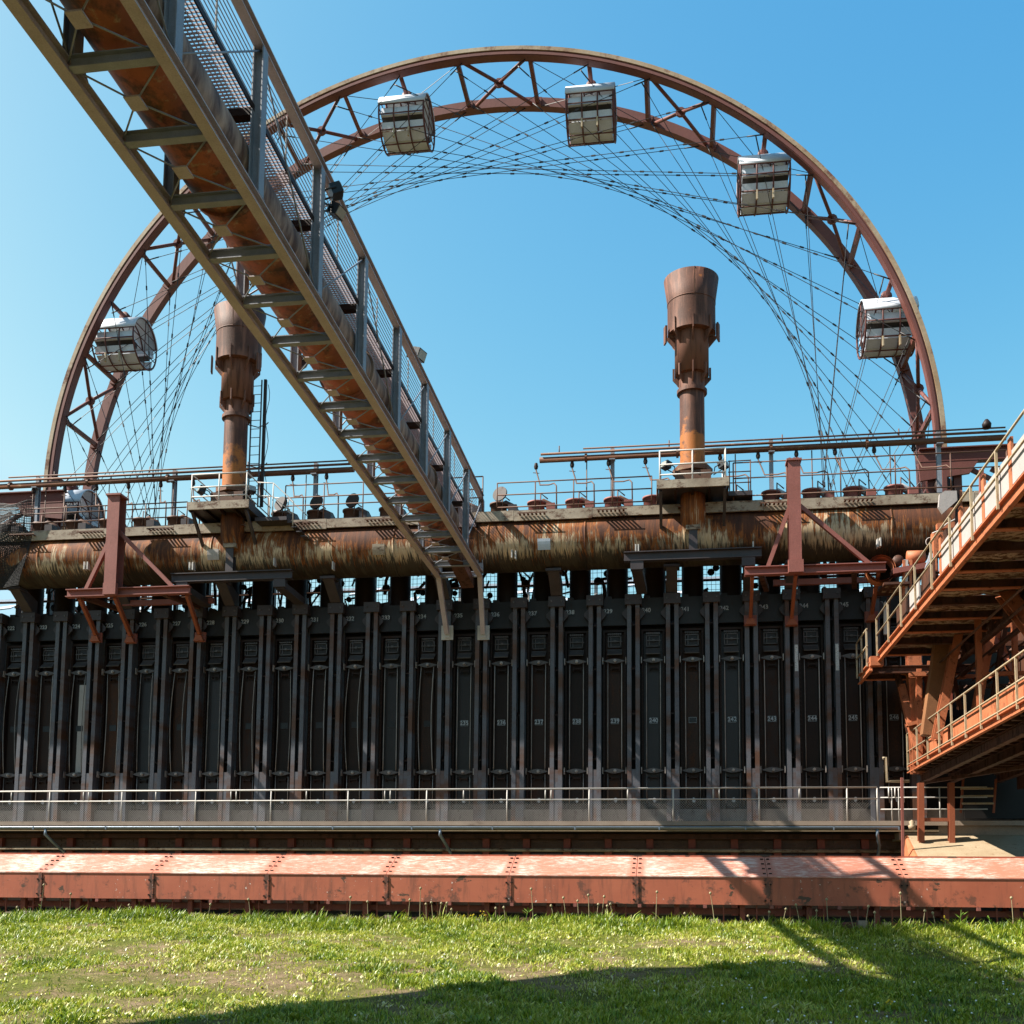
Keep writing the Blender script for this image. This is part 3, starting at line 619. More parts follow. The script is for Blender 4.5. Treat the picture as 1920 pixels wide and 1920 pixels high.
# ------------------------------------------------------------------ chimneys
CY = 33.7
def chimney(X, label, ladder):
    c = thing('chimney', label, 'chimney', (X, CY, 14.5))
    mb = MB(); mb.lathe([(.385, 14.4), (.385, 17.50)], (X, CY, 0), 48); mb.build('lower_pipe', 'chim', c)
    mb = MB(); mb.lathe([(.386, 17.47), (.47, 17.47), (.47, 17.58), (.386, 17.58)], (X, CY, 0), 48, False); mb.build('flange', 'chim', c)
    mb = MB(); mb.lathe([(.40, 17.58), (.40, 18.1)], (X, CY, 0), 48); mb.build('neck', 'chim', c)
    mb = MB(); mb.lathe([(.401, 18.06), (.53, 18.06), (.53, 19.6)], (X, CY, 0), 48, True)
    for k in range(48): mb.sm[k] = False
    mb.build('middle_pipe', 'chim', c)
    mb = MB(); mb.lathe([(.531, 19.40), (.75, 19.40)], (X, CY, 0), 48, False); mb.lathe([(.75, 19.40), (.75, 20.42), (.86, 21.22), (.84, 21.22), (.73, 20.42), (.73, 19.45)], (X, CY, 0), 64); cap = mb.build('flared_cap', 'chim', c)
    mb = MB(); mb.lathe([(.752, 20.40), (.762, 20.40), (.762, 20.43), (.753, 20.43)], (X, CY, 0), 64, True); mb.build('seam_band', 'chim', cap)
    a = -1.45; MB().beam((X+.76*math.cos(a), CY+.76*math.sin(a), 20.44), (X+.862*math.cos(a), CY+.862*math.sin(a), 21.22), .03, .02).build('seam', 'rustrail', cap)
    for r0, r1, z0, z1, zb in ((.53, .80, 19.36, 19.78, 18.98), (.40, .60, 18.0, 18.32, 17.72)):
        for k in range(8):
            t = 2*PI*k/8+.05-PI/2; e = V((math.cos(t), math.sin(t), 0)); s = V((-e.y, e.x, 0))*.018; cc = V((X, CY, 0))
            poly = [cc+e*(r0+.005)-s+V((0, 0, zb)), cc+e*(r1)-s+V((0, 0, z0-.06)), cc+e*(r1)-s+V((0, 0, z1)), cc+e*(max(.758 if r0 > .5 else .536, 0))-s+V((0, 0, z1)), cc+e*(.758 if r0 > .5 else .536)-s+V((0, 0, z0)), cc+e*(r0+.005)-s+V((0, 0, z0))]
            MB().prism(poly, s*2).build('gusset', 'chim', c)
    for t in (PI+.3, -.3+.0):
        e = V((math.cos(t), math.sin(t), 0)); p = V((X, CY, 0))+e*.86; MB().beam(p+V((0, 0, 19.05)), p+V((0, 0, 19.62)), .20, .05, e).build('lug_plate', 'chim', c)
    mb = MB(); mb.path([(X, CY, 14.42), (X, CY, 13.9), (X, CY+.03, 13.55), (X, CY+.2, 13.25), (X, CY+.55, 13.1)], .385, 28, True); mb.build('inlet_elbow', 'main', c)
    mb = MB(); mb.lathe([(.40, 14.82), (.62, 14.86), (.62, 15.02), (.40, 15.12)], (X, CY, 0), 8, False); mb.build('skirt', 'rustpipe', c)
    MB().box(X-.55, X+.55, CY-.55, CY+.55, 14.50, 14.80).build('base_block', 'rustrail', c)
    if ladder:
        lx, ly = X+.62, CY+.15; l = MB()
        for s in (-.17, .17): l.beam((lx+s, ly, 14.5), (lx+s, ly, 18.9), .035, .05)
        lo = l.build('ladder', 'darkbeam', c); m = MB()
        for k in range(14): MB().tube((lx-.155, ly, 14.8+k*.3), (lx+.155, ly, 14.8+k*.3), .013, 5).build('rung', 'rustrail', lo)
        MB().beam((lx+.30, ly, 14.5), (lx+.30, ly, 18.9), .09, .09).build('mast_pole', 'soot', c)
        pts = [(lx+.42+.06*math.sin(k*1.1), ly-.05, 18.7-k*.28) for k in range(15)]; MB().path(pts, .011, 5).build('cable', 'black', c)
        for z in (15.9, 17.3): MB().path([(X+.4, CY, z), (lx+.1, ly, z-.05), (lx+.42, ly-.1, z), (lx+.44, ly, z+.1)], .018, 6).build('hoop', 'darkbeam', c)
    return c
XC1, XC0 = .56, -14.47
chimney(XC1, 'rust-brown flared chimney standing clear against the sky on the right', False)
chimney(XC0, 'rust-brown flared chimney with a ladder, partly behind the pipe bridge', True)
def platform(X, label, x0, x1, y0, y1, z, stairs):
    t = thing('chimney_platform', label, 'platform', (X, y0, z))
    MB().box(x0, x1, y0, y0+.05, z-.13, z+.13).build('kick_plate', 'deckedge', t)
    for a, b in ((x0, x0+.05), (x1-.05, x1)): MB().box(a, b, y0+.051, y1, z-.16, z+.1).build('side_beam', 'darkbeam', t)
    n_ = 4
    for k in range(n_):
        a = x0+.05+(x1-x0-.1)*k/n_; MB().box(a+.01, a+(x1-x0-.1)/n_-.01, y0+.06, y1, z-.06, z-.02).build('floor_plate', 'darkbeam', t)
        if k: MB().box(a-.035, a+.035, y0+.06, y1, z-.17, z-.061).build('joist', 'soot', t)
    for r in (1.05, .62, .3): 
        MB().tube((x0+.1, y0+.03, z+r), (x1-.1, y0+.03, z+r), .024, 6).build('rail', 'rail', t)
        for xx in (x0+.1, x1-.1): MB().tube((xx, y0+.03, z+r), (xx, y1, z+r), .02, 6).build('rail', 'rail', t)
    for xx in (x0+.1, (x0+x1)/2, x1-.1): MB().tube((xx, y0+.03, z-.1), (xx, y0+.03, z+1.06), .024, 6).build('post', 'rail', t)
    for xx in (x0+.1, x1-.1): MB().tube((xx, y1-.1, z-.1), (xx, y1-.1, z+1.06), .024, 6).build('post', 'rail', t)
    for xx in (x0+.12, x1-.12): MB().beam((xx, y0+.1, z-.17), (xx, 34.05, PZ-.15), .09, .09).build('strut', 'darkbeam', t)
    if stairs:
        m = MB().box(x1+.02, x1+1.1, y0+.5, y1, z-.42, z-.3); m.build('side_landing', 'darkbeam', t)
        for yy in (y0+.55, y1-.2):
            MB().path([(x1+.05, yy, z+.9), (x1+.6, yy, z+.85), (x1+1.3, yy, z+.2), (x1+1.3, yy, z-.6)], .02, 6).build('stair_rail', 'rail', t)
            MB().path([(x1+.05, yy, z+.45), (x1+.6, yy, z+.4), (x1+1.3, yy, z-.22)], .018, 6).build('stair_rail', 'rail', t)
            MB().tube((x1+.6, yy, z-.4), (x1+.6, yy, z+.86), .02, 6).build('stair_post', 'rail', t)
        for k in range(4): MB().box(x1+1.1+k*.16, x1+1.28+k*.16, y0+.55, y1-.2, z-.5-k*.16, z-.47-k*.16).build('step', 'darkbeam', t)
    else:
        MB().box(x1+.02, x1+.75, y0+.9, y1, z-.12, z+.02).build('side_landing', 'darkbeam', t)
        for zz in (.3, .65, 1.0): MB().tube((x1+.02, y0+.95, z+zz), (x1+.72, y0+.95, z+zz), .018, 6).build('rail', 'rustrail', t)
        for xx in (.06, .7): MB().tube((x1+xx, y0+.95, z), (x1+xx, y0+.95, z+1.02), .018, 6).build('post', 'rustrail', t)
    return t
yP = 32.75
pz = at(1300, 905, Y=yP).z
platform(XC1, 'steel maintenance platform with pale railing around the right chimney foot', at(1231, 905, Y=yP).x, at(1367, 905, Y=yP).x, yP, 34.9, pz, False)
platform(XC0, 'steel maintenance platform with side stair around the left chimney foot', at(352, 950, Y=yP).x, at(466, 950, Y=yP).x, yP, 34.9, at(410, 946, Y=yP).z, True)
def floodlight(label, p, aim, s=.3, group='floodlights'):
    t = thing('floodlight', label, 'floodlight', p, group); p = V(p); aim = V(aim).normalized(); d, a, b = MB().frame(p, p+aim, (0, 0, 1))
    q = p+aim*.12
    MB().beam(q-aim*.1, q+aim*.1, s, s*.75, b).build('housing', 'black', t)
    MB().beam(q+aim*.101, q+aim*.115, s*.85, s*.6, b).build('lens', 'lamp', t)
    MB().path([q-a*(s*.55), q-a*(s*.55)-aim*.2, p-aim*.25+V((0, 0, -.1)), q+a*(s*.55)-aim*.2, q+a*(s*.55)], .018, 6).build('bracket', 'black', t)
    return t
for u, v, l in ((1255, 876, 'black floodlight left of the right chimney foot'), (1350, 876, 'black floodlight right of the right chimney foot'), (385, 922, 'black floodlight left of the left chimney foot'), (467, 922, 'black floodlight right of the left chimney foot')):
    q = at(u, v, Y=33.2); floodlight(l, q, (-.7 if 'left of' in l else .7, -.6, .25), .28)
# dark support beams below the chimneys
for u0, v0, u1, v1, lab in ((1170, 1045, 1428, 1040, 'dark steel beam below the right chimney in front of the gas main'), (322, 1085, 548, 1075, 'dark steel beam below the left chimney in front of the gas main')):
    a = at(u0, v0, Y=33.6); b = at(u1, v1, Y=33.6); b.z = a.z; X = XC1 if u0 > 900 else XC0
    t = thing('support_beam', lab, 'steel beam', (X, 33.6, a.z))
    MB().ibeam(a, b, .24, .3, .03).build('beam', 'darkbeam', t)
    MB().ibeam((X, 33.66, a.z+.152), (X, 33.66, 13.2), .26, .24, .03, (0, 1, 0)).build('post', 'darkbeam', t)
    MB().box(X-.22, X+.22, 33.5, 33.82, 13.05, 13.19).build('cap', 'deckedge', t)
    for x in (a.x+.4, b.x-.4):
        MB().box(x-.2, x+.2, 33.5, 33.7, a.z-.42, a.z-.152).build('saddle', 'darkbeam', t)
        MB().beam((x, 33.6, a.z-.35), (x+.1, 35.3, 11.65), .34, .22).build('bracket', 'darkbeam', t)
# ------------------------------------------------------------------ mast frames
def mast(label, um, vt, vb, w, ub0, ub1, vbm, pads, braces, Y=33.2):
    p = at(um, vb, Y=Y); top = at(um, vt, Y=Y); zb = at(um, vbm, Y=Y).z
    t = thing('mast_frame', label, 'steel frame', (p.x, Y, zb))
    MB().ibeam((p.x, Y, zb-.1), (p.x, Y, top.z), w, w*1.1, .03, (0, 1, 0)).box(p.x-w/2, p.x+w/2, Y-w*.55-.004, Y-w*.55+.02, zb-.1, top.z).build('mast', 'mast', t)
    MB().box(p.x-w*.62, p.x+w*.62, Y-w*.7, Y+w*.7, top.z+.001, top.z+.06).build('cap_plate', 'mast', t)
    for e in (-.12, .02, .12): MB().box(p.x+e-.03, p.x+e+.03, Y-.1, Y+.1, top.z+.061, top.z+.14).build('lug', 'mast', t)
    xa, xb = at(ub0, vbm, Y=Y+.1).x, at(ub1, vbm, Y=Y+.1).x
    MB().ibeam((xa, Y+.05, zb), (xb, Y+.05, zb), .26, .26, .03).build('cross_beam', 'mast', t)
    MB().box(p.x-.22, p.x+.22, Y-.26, Y-.09, zb-.14, zb+.24).build('clamp', 'mast', t)
    for u, v in braces:
        x = at(u, v, Y=Y).x; MB().beam((x, Y+.08, zb+.13), (p.x+(.1 if x > p.x else -.1), Y+.05, zb+2.05), .14, .12).build('brace', 'mast', t)
    for x in (xa+.5, xb-.9): MB().beam((x, Y+.1, zb-.1), (x+.3, 35.2, 11.9-.35), .16, .16).build('tie_beam', 'machdark', t)
    MB().beam((xa+1.0, 35.1, 11.72), (xb, 35.1, 11.72), .14, .18).build('rear_beam', 'mast', t)
    for (u, v), u0 in pads:
        q = at(u, v, Y=35.24); s = at(u0, vbm, Y=Y); st = MB().beam((s.x, Y+.1, zb-.13), (q.x, 35.2, q.z+.12), .17, .1, (1, 0, 0)).build('strut', 'strut', t)
        m = MB(); m.box(q.x-.2, q.x+.2, 35.24, 35.295, q.z-.14, q.z+.2); m.build('pad', 'mast', t)
        MB().prism([(q.x-.18, 35.235, q.z-.13), (q.x+.18, 35.235, q.z-.13), (q.x+.09, 35.235, q.z+.06), (q.x-.09, 35.235, q.z+.06)], (0, -.15, 0)).build('foot', 'strut', t)
mast('dusty red mast on a braced beam in front of the gas main at the left', 212, 934, 1105, .42, 128, 358, 1110, (((181, 1197), 147), ((246, 1199), 213), ((375, 1196), 348)), ((160, 1100), (322, 1100)))
mast('dusty red mast on a braced beam in front of the gas main at the right', 1491, 868, 1068, .36, 1396, 1660, 1068, (((1407, 1165), 1411), ((1484, 1166), 1492), ((1634, 1158), 1648)), ((1440, 1060), (1630, 1060)))
# ------------------------------------------------------------------ ferris wheel
WX, WZ, WR, YF, YB = -7.42, 17.0, 16.62, 38.0, 41.0
wh = thing('ferris_wheel', 'giant cable-braced ferris wheel rising behind the coke oven battery', 'ferris wheel', (WX, 39.5, WZ))
A0, A1 = math.radians(-12), math.radians(192)
def wp(t, r, y): return V((WX+r*math.cos(t), y, WZ+r*math.sin(t)))
def arc_box(r0, r1, y0, y1, n=120):
    m = MB(); vs = []
    for i in range(n+1):
        t = A0+(A1-A0)*i/n; vs += [wp(t, r0, y0), wp(t, r1, y0), wp(t, r1, y1), wp(t, r0, y1)]
    m.add(vs, [(i*4+k, i*4+(k+1) % 4, i*4+4+(k+1) % 4, i*4+4+k) for i in range(n) for k in range(4)]+[(0, 1, 2, 3), (n*4+3, n*4+2, n*4+1, n*4)]); return m
arc_box(WR-.36, WR, YF, YF+.34).build('front_rim', 'rimred', wh)
fr_ = wh.children[-1]
arc_box(WR-.17, WR-.02, YF-.05, YF-.002).build('rim_track', 'rimtan', fr_)
arc_box(WR-.34, WR-.24, YF-.035, YF-.002).build('rim_lip', 'rimred', fr_)
arc_box(WR-.40, WR-.02, YB-.34, YB).build('back_rim', 'rimred', wh)
piv = [(757, 172), (1113, 150), (1443, 285), (1680, 562), (222, 593)]
angs = sorted(math.atan2(at(u, v, Y=39.5).z-WZ, at(u, v, Y=39.5).x-WX) for u, v in piv)
step = math.radians(360/14)
a_ref = math.atan2(at(1113, 150, Y=39.5).z-WZ, at(1113, 150, Y=39.5).x-WX)
gang = [a_ref+step*k for k in range(-9, 10)]
gang = [a for a in gang if A0 < a < A1]
yA, yB = YF+.30, YB-.30
for a in gang:
    c = a+step/2
    for s in (-1, 1): MB().beam(wp(c+s*step*.19, WR-.3, yA), wp(c+s*step*.19, WR-.3, yB), .15, .15, wp(c, 1, 0)-wp(c, 0, 0)).build('strut', 'rimred', wh)
    if A0 < c-step*.3 and c+step*.3 < A1:
        e = step*.16; mid = wp(c, WR-.3, (yA+yB)/2); upv = wp(c, 1, 0)-wp(c, 0, 0)
        for s in (-1, 1):
            MB().tube(wp(c-s*e, WR-.3, yA), mid, .068, 8).build('brace', 'rimred', wh); MB().tube(mid, wp(c+s*e, WR-.3, yB), .068, 8).build('brace', 'rimred', wh)
        MB().lathe([(0, -.05), (.19, -.05), (.19, .05), (0, .05)], mid, 10, False, 'y').build('node_plate', 'rimred', wh)
        for s in (-1, 1): MB().beam(wp(c+s*step*.19, WR-.42, YB-.4), wp(c+s*step*.19, WR-.1, YB-.4), .3, .14, V((0, 1, 0))).build('gusset', 'rimred', wh)
    MB().tube(wp(a, WR-.28, yA), wp(a, WR-.28, yB), .085, 10).build('hanger_shaft', 'rimred', wh)
    # cross cables in the gondola bay between the two rims
    for s in (-1, 1): MB().tube(wp(a-s*step*.30, WR-.38, yA), wp(a+s*step*.30, WR-.4, yB), .013, 5).build('cable', 'cable', wh)
# tangential spoke cables, two planes; clamps where they cross
CH = step/3*9; zmin = 14.3; segs = {0: [], 1: []}
for pl, (ya_, yb_) in enumerate(((YF+.2, YB-.5), (YB-.2, YF+.5))):
    for k in range(42):
        t0 = a_ref+step/3*k+(.02 if pl else 0)
        a, b = wp(t0, WR-.38, ya_), wp(t0+CH, WR-.4, yb_)
        if a.z > b.z: a, b = b, a
        if b.z < zmin+.5: continue
        if a.z < zmin: a = a.lerp(b, (zmin-a.z)/(b.z-a.z))
        MB().tube(a, b, .0125, 5).build('cable', 'cable', wh); segs[pl].append((a, b))
        for p, q in ((a, b), (b, a)):
            if p.z > zmin+.2: MB().tube(p, p+(q-p).normalized()*.6, .024, 6).build('turnbuckle', 'cable', wh)
cp = MB()
for pl in segs:
    S = segs[pl]
    for i in range(len(S)):
        for j in range(i):
            a, b = S[i]; c, d = S[j]; r_ = b-a; s_ = d-c; den = r_.x*s_.z-r_.z*s_.x
            if abs(den) < 1e-6: continue
            q = c-a; t = (q.x*s_.z-q.z*s_.x)/den; u_ = (q.x*r_.z-q.z*r_.x)/den
            if .03 < t < .97 and .03 < u_ < .97:
                p = a+r_*t; dd = r_.normalized(); cp.beam(p-dd*.08, p+dd*.08, .045, .045)
cp.build('cable_clamp', 'cable', wh, stuff=True)
# gondolas
def gondola(label, a):
    p = wp(a, WR-.28, 39.5); R_ = .98; c = V((p.x, 39.5, p.z-1.17)); hw = .88
    g = thing('gondola', label, 'gondola', c, 'barrel-shaped wheel gondolas')
    for k, x in enumerate((-hw, -hw/3, hw/3, hw)):
        m = MB(); pts = [c+V((x, R_*math.cos(t), R_*math.sin(t))) for t in [2*PI*i/28 for i in range(29)]]; m.path(pts, .036 if k in (0, 3) else .03, 6, False); m.build('hoop', 'gframe', g)
    for t in (-138, -105, -75, -42, 14, 166, 190):
        t = math.radians(t); q = c+V((0, R_*math.cos(t), R_*math.sin(t))); MB().tube(q-V((hw, 0, 0)), q+V((hw, 0, 0)), .026, 6).build('bar', 'gframe', g)
    for x in (-hw, hw):
        for zz in (-.35, .1, .5): 
            yy = math.sqrt(R_**2-zz**2); MB().tube(c+V((x, -yy, zz)), c+V((x, yy, zz)), .02, 6).build('end_bar', 'gframe', g)
        MB().tube(c+V((x, 0, -.95)), c+V((x, 0, .95)), .02, 6).build('end_bar', 'gframe', g)
    m = MB(); n_ = 14; t0, t1 = math.radians(14), math.radians(166); vs = []
    for i in range(n_+1):
        t = t0+(t1-t0)*i/n_
        for r in (R_+.045, R_+.005): vs += [c+V((-hw-.05, r*math.cos(t), r*math.sin(t))), c+V((hw+.05, r*math.cos(t), r*math.sin(t)))]
    fs = []
    for i in range(n_):
        o = i*4; fs += [(o, o+1, o+5, o+4), (o+2, o+6, o+7, o+3), (o, o+4, o+6, o+2), (o+1, o+3, o+7, o+5)]
    fs += [(0, 2, 3, 1), (n_*4, n_*4+1, n_*4+3, n_*4+2)]
    m.add(vs, fs, True); m.build('roof', 'canvas', g)
    for s in (-1, 1):
        MB().prism([c+V((-hw+.06, s*y, z)) for y, z in ((-.84, .16), (-.88, -.16), (-.84, -.19), (-.46, -.24), (-.46, -.18), (-.76, -.12), (-.77, .16))], (2*hw-.12, 0, 0)).build('seat_shell', 'canvas', g)
        MB().prism([c+V((-hw+.07, s*y, z)) for y, z in ((-.80, -.205), (-.62, -.30), (-.58, -.42), (-.46, -.42), (-.46, -.25))], (2*hw-.14, 0, 0)).build('seat_shade', 'seatshade', g)  # dark part that paints the overhang's shade under the seat lip
        MB().prism([c+V((-hw+.06, s*y, z)) for y, z in ((-.76, -.38), (-.70, -.66), (-.64, -.66), (-.70, -.38))], (2*hw-.12, 0, 0)).build('foot_panel', 'canvas', g)
    MB().prism([c+V((-hw+.06, y, z)) for y, z in ((-.62, -.68), (-.3, -.88), (.3, -.88), (.62, -.68), (.3, -.82), (-.3, -.82))], (2*hw-.12, 0, 0)).build('floor_pan', 'canvas', g)
    for s in (-1, 1): MB().box(c.x-hw+.1, c.x+hw-.1, c.y+s*.5-.2, c.y+s*.5+.2, c.z-.245, c.z-.1).build('bench', 'canvas', g)
    m = MB(); m.path([c+V((-.5, 0, R_+.04)), c+V((-.16, 0, R_+.13)), c+V((0, 0, R_+.17)), c+V((.16, 0, R_+.13)), c+V((.5, 0, R_+.04))], .05, 8); m.build('hanger', 'gframe', g)
    m = MB(); m.lathe([(.09, -.14), (.2, -.14), (.2, .14), (.09, .14)], (p.x, 39.5, p.z), 14, True, 'y'); m.build('pivot', 'gframe', g)
    MB().tube((p.x, 39.5, p.z-.1), (p.x, 39.5, c.z+R_+.02), .07, 8).build('hanger', 'gframe', g)
    for x in (-.3, .28): MB().box(c.x+x-.03, c.x+x+.03, c.y-.9, c.y-.8, c.z-1.08, c.z-.72).build('latch', 'yellow', g)
labs = {0: 'white-roofed wheel gondola at the top, right of centre', 1: 'white-roofed wheel gondola at the upper right of the wheel', 2: 'white-roofed wheel gondola at far right, crossed by the wheel rim', -1: 'white-roofed wheel gondola just right of the pipe bridge', -3: 'white-roofed wheel gondola at far left of the wheel', -4: 'wheel gondola half hidden by the deck at lower left'}
for k, l in labs.items(): gondola(l, a_ref-step*k)
# wheel supports on the deck
def wheel_support(label, x, s):
    t = thing('wheel_support', label, 'steel frame', (x, 38, 14))
    MB().ibeam((x-s*.3, 37.75, 16.7), (x+s*4.6, 37.75, 16.7), .32, .5, .04).build('beam', 'rimred', t)
    for e in (.1, .95): MB().ibeam((x+s*e, 37.9, 11.4), (x+s*e, 37.9, 16.44), .26, .26, .03, (0, 1, 0)).build('post', 'rimred', t)
    MB().prism([(x-s*.35, 37.6, 16.44), (x+s*1.6, 37.6, 16.44), (x+s*1.3, 37.6, 16.0), (x-s*.3, 37.6, 15.8)], (0, .12, 0)).build('bracket_plate', 'rimred', t)
    for e, z in ((.45, 15.6), (.6, 14.9), (-.25, 14.5)):
        m = MB(); m.lathe([(0, -.14), (.28, -.14), (.3, -.06), (.3, .06), (.28, .14), (0, .14)], (x+s*e, 37.65, z), 18, True, 'y'); ro = m.build('roller', 'soot', t)
        MB().box(x+s*e-.07, x+s*e+.07, 37.44, 37.49, z-.5, z+.5).build('fork', 'rimred', ro)
    MB().box(x-s*.75-.2, x-s*.75+.2, 37.5, 37.85, 14.03, 14.5).build('motor_box', 'mast', t)
    for z, e in ((16.3, 2.4), (14.2, 3.0)): MB().beam((x+s*1.2, 37.8, z if z > 16 else 14.5), (x+s*(e+1.2), 37.8, 14.9 if z > 16 else 16.3), .13, .13).build('brace', 'rimred', t)
    MB().beam((x+s*2.1, 38.1, 16.3), (x+s*4.4, 38.1, 15.0), .13, .13).build('brace', 'rimred', t)
wheel_support('red steel roller frame carrying the wheel rim at the right end of the deck', at(1738, 860, Y=37.9).x, 1)
wheel_support('red steel roller frame carrying the wheel rim at the left end of the deck', at(112, 940, Y=37.9).x, -1)
# ------------------------------------------------------------------ pipe bridge
BXL, BXR, BZ, BT, BY0, BY1 = -7.53, -6.18, 12.0, 14.56, 8.6, 34.0
br = thing('pipe_bridge', 'grey steel truss bridge carrying a rusty pipe from top left to the battery', 'pipe bridge', (-6.9, BY0, 10))
for x, s in ((BXL, -1), (BXR, 1)): MB().ibeam((x, BY0, BZ), (x, BY1, BZ), .17, .20, .022).build('lower_chord', 'galvlow', br)
for x in (BXL, BXR): MB().ibeam((x, BY0, BT), (x, BY1+.1, BT), .16, .18, .022).build('upper_chord', 'galvlow', br)
posts = [14.8+2.78*k for k in range(-2, 7)]+[34.05]
beams = [14.66+1.40*k for k in range(-4, 14)]
for y in posts:
    for x, s in ((BXL, -1), (BXR, 1)):
        m = MB(); m.ibeam((x, y, BZ+.10), (x, y, BT-.09), .20, .17, .02, (1, 0, 0)); m.build('post', 'galv', br)
        MB().box(x-.09, x+.09, y-.13, y+.13, BZ+.101, BZ+.115).build('base_plate', 'galv', br)
        MB().prism([(x-s*.02, y+.1, BZ+.12), (x-s*.02, y+.38, BZ+.12), (x-s*.02, y+.1, BZ+.40)], (.02, 0, 0)).build('gusset', 'galv', br)
    MB().beam((BXR-.09, y-.02, 13.42), (BXR-.98, y-.02, 13.42), .16, .12).build('walkway_bracket', 'soot', br)
for i, y in enumerate(beams):
    MB().ibeam((BXL+.09, y, BZ+.02), (BXR-.09, y, BZ+.02), .13, .17, .016).build('cross_beam', 'galv', br)
    if i+1 < len(beams):
        c = V(((BXL+BXR)/2-.08, y+.7, BZ-.02)); MB().box(c.x-.11, c.x+.11, c.y-.13, c.y+.13, c.z-.012, c.z+.012).build('gusset_plate', 'galvlow', br)
        for xx, yy in ((BXL+.08, y+.05), (BXR-.08, y+.05), (BXL+.08, y+1.35), (BXR-.08, y+1.35)): MB().tube(c+V((0, 0, .02)), (xx, yy, BZ+.0), .013, 6).build('tie_rod', 'galv', br)
for i in range(len(posts)-1):
    y0, y1 = posts[i], posts[i+1]
    for x in (BXL, BXR):
        if i % 2: a, b = (x, y0, BZ+.15), (x, y1, BT-.1)
        else: a, b = (x, y1, BZ+.15), (x, y0, BT-.1)
        if i > 5: a, b = (x, y0, BZ+.2), (x, y1, BT-.15)
        MB().tube(a, b, .022 if i > 6 else .016, 6).build('diagonal', 'galv', br)
PCX, PCZ, PRR = -6.86, 12.75, .56
m = MB(); m.lathe([(PRR, BY0+i*.5) for i in range(int((31.2-BY0)/.5)+1)], (PCX, 0, PCZ), 48, True, 'y'); m.build('pipe', 'bpipe', br)
for y in (9.4, 15.3, 21.6, 27.9):
    m = MB(); m.lathe([(PRR+.001, y-.05), (PRR+.05, y-.05), (PRR+.05, y+.05), (PRR+.001, y+.05)], (PCX, 0, PCZ), 48, False, 'y'); m.build('pipe_flange', 'bpipe', br)
m = MB(); m.beam((PCX, 31.0, PCZ-.1), (PCX+.25, 34.2, 11.75), .42, .3); m.build('chute', 'machdark', br)
m = MB(); m.prism([(PCX-.5, 31.2, 13.2), (PCX+.5, 31.2, 13.2), (PCX+.25, 32.2, 12.5), (PCX-.25, 32.2, 12.5)], (0, .1, -.5)); m.build('hopper', 'machdark', br)
# grating walkway on the right of the pipe
gx0, gx1, gzz = BXR-.95, BXR-.09, 13.52
m = MB()
y = BY0
while y < 33.9: m.box(gx0, gx1, y, y+.012, gzz, gzz+.03); y += .07
for k in range(14): m.box(gx0+k*.065, gx0+k*.065+.006, BY0, 33.9, gzz-.001, gzz+.031)
m.build('grating', 'galvlow', br, stuff=True)
for x in (gx0-.03, gx1+.006): MB().box(x, x+.024, BY0, 33.9, gzz-.05, gzz+.05).build('grating_edge', 'soot', br)
for k in range(9): MB().tube((BXR-.13, BY0, gzz+.10+k*.105), (BXR-.13, 34, gzz+.10+k*.105), .0085, 5).build('rail_wire', 'galv', br)
for k in range(18): MB().beam((BXR-.13, BY0+.7+k*1.4, gzz), (BXR-.13, BY0+.7+k*1.4, gzz+1.0), .012, .05, (0, 1, 0)).build('rail_stanchion', 'grey', br)
for k in range(5): MB().tube((BXR-.5+k*.11, 34.0, gzz+.7), (BXR-.3+k*.14, 35.4, 14.1), .012, 5).build('end_rail', 'galv', br)
# legs onto the battery columns
for x, (u, v) in ((BXL, (838, 1190)), (BXR, (906, 1190))):
    q = at(u, v, Y=35.2); MB().beam((x, BY1-.06, BZ-.02), (q.x, 35.18, q.z+.05), .17, .15, (1, 0, 0)).build('leg', 'galvlow', br)
    MB().box(q.x-.2, q.x+.2, 35.24, 35.296, q.z-.16, q.z+.32).build('pad', 'rail', br)
    MB().box(q.x-.1, q.x+.1, 35.2, 35.239, q.z-.1, q.z+.25).build('shoe', 'rail', br)
MB().ibeam((BXL, BY1, BZ), (BXR, BY1, BZ), .15, .17, .02).build('cross_beam', 'galv', br)
for u, v, Yl, aim, lab in ((618, 362, 17.9, (.8, .3, .4), 'upper black spotlight clamped to a bridge post'), (622, 392, 17.9, (.8, -.2, -.5), 'lower black spotlight clamped to a bridge post'), (778, 664, 25.2, (.9, -.3, -.35), 'square floodlight on the upper chord of the pipe bridge'), (573, 676, 21.6, (-.5, -.3, -.5), 'round black spotlight hanging under the left side of the pipe bridge')):
    q = at(u, v, Y=Yl); floodlight(lab, q, aim, .26 if 'square' not in lab else .34, 'floodlights on the pipe bridge')
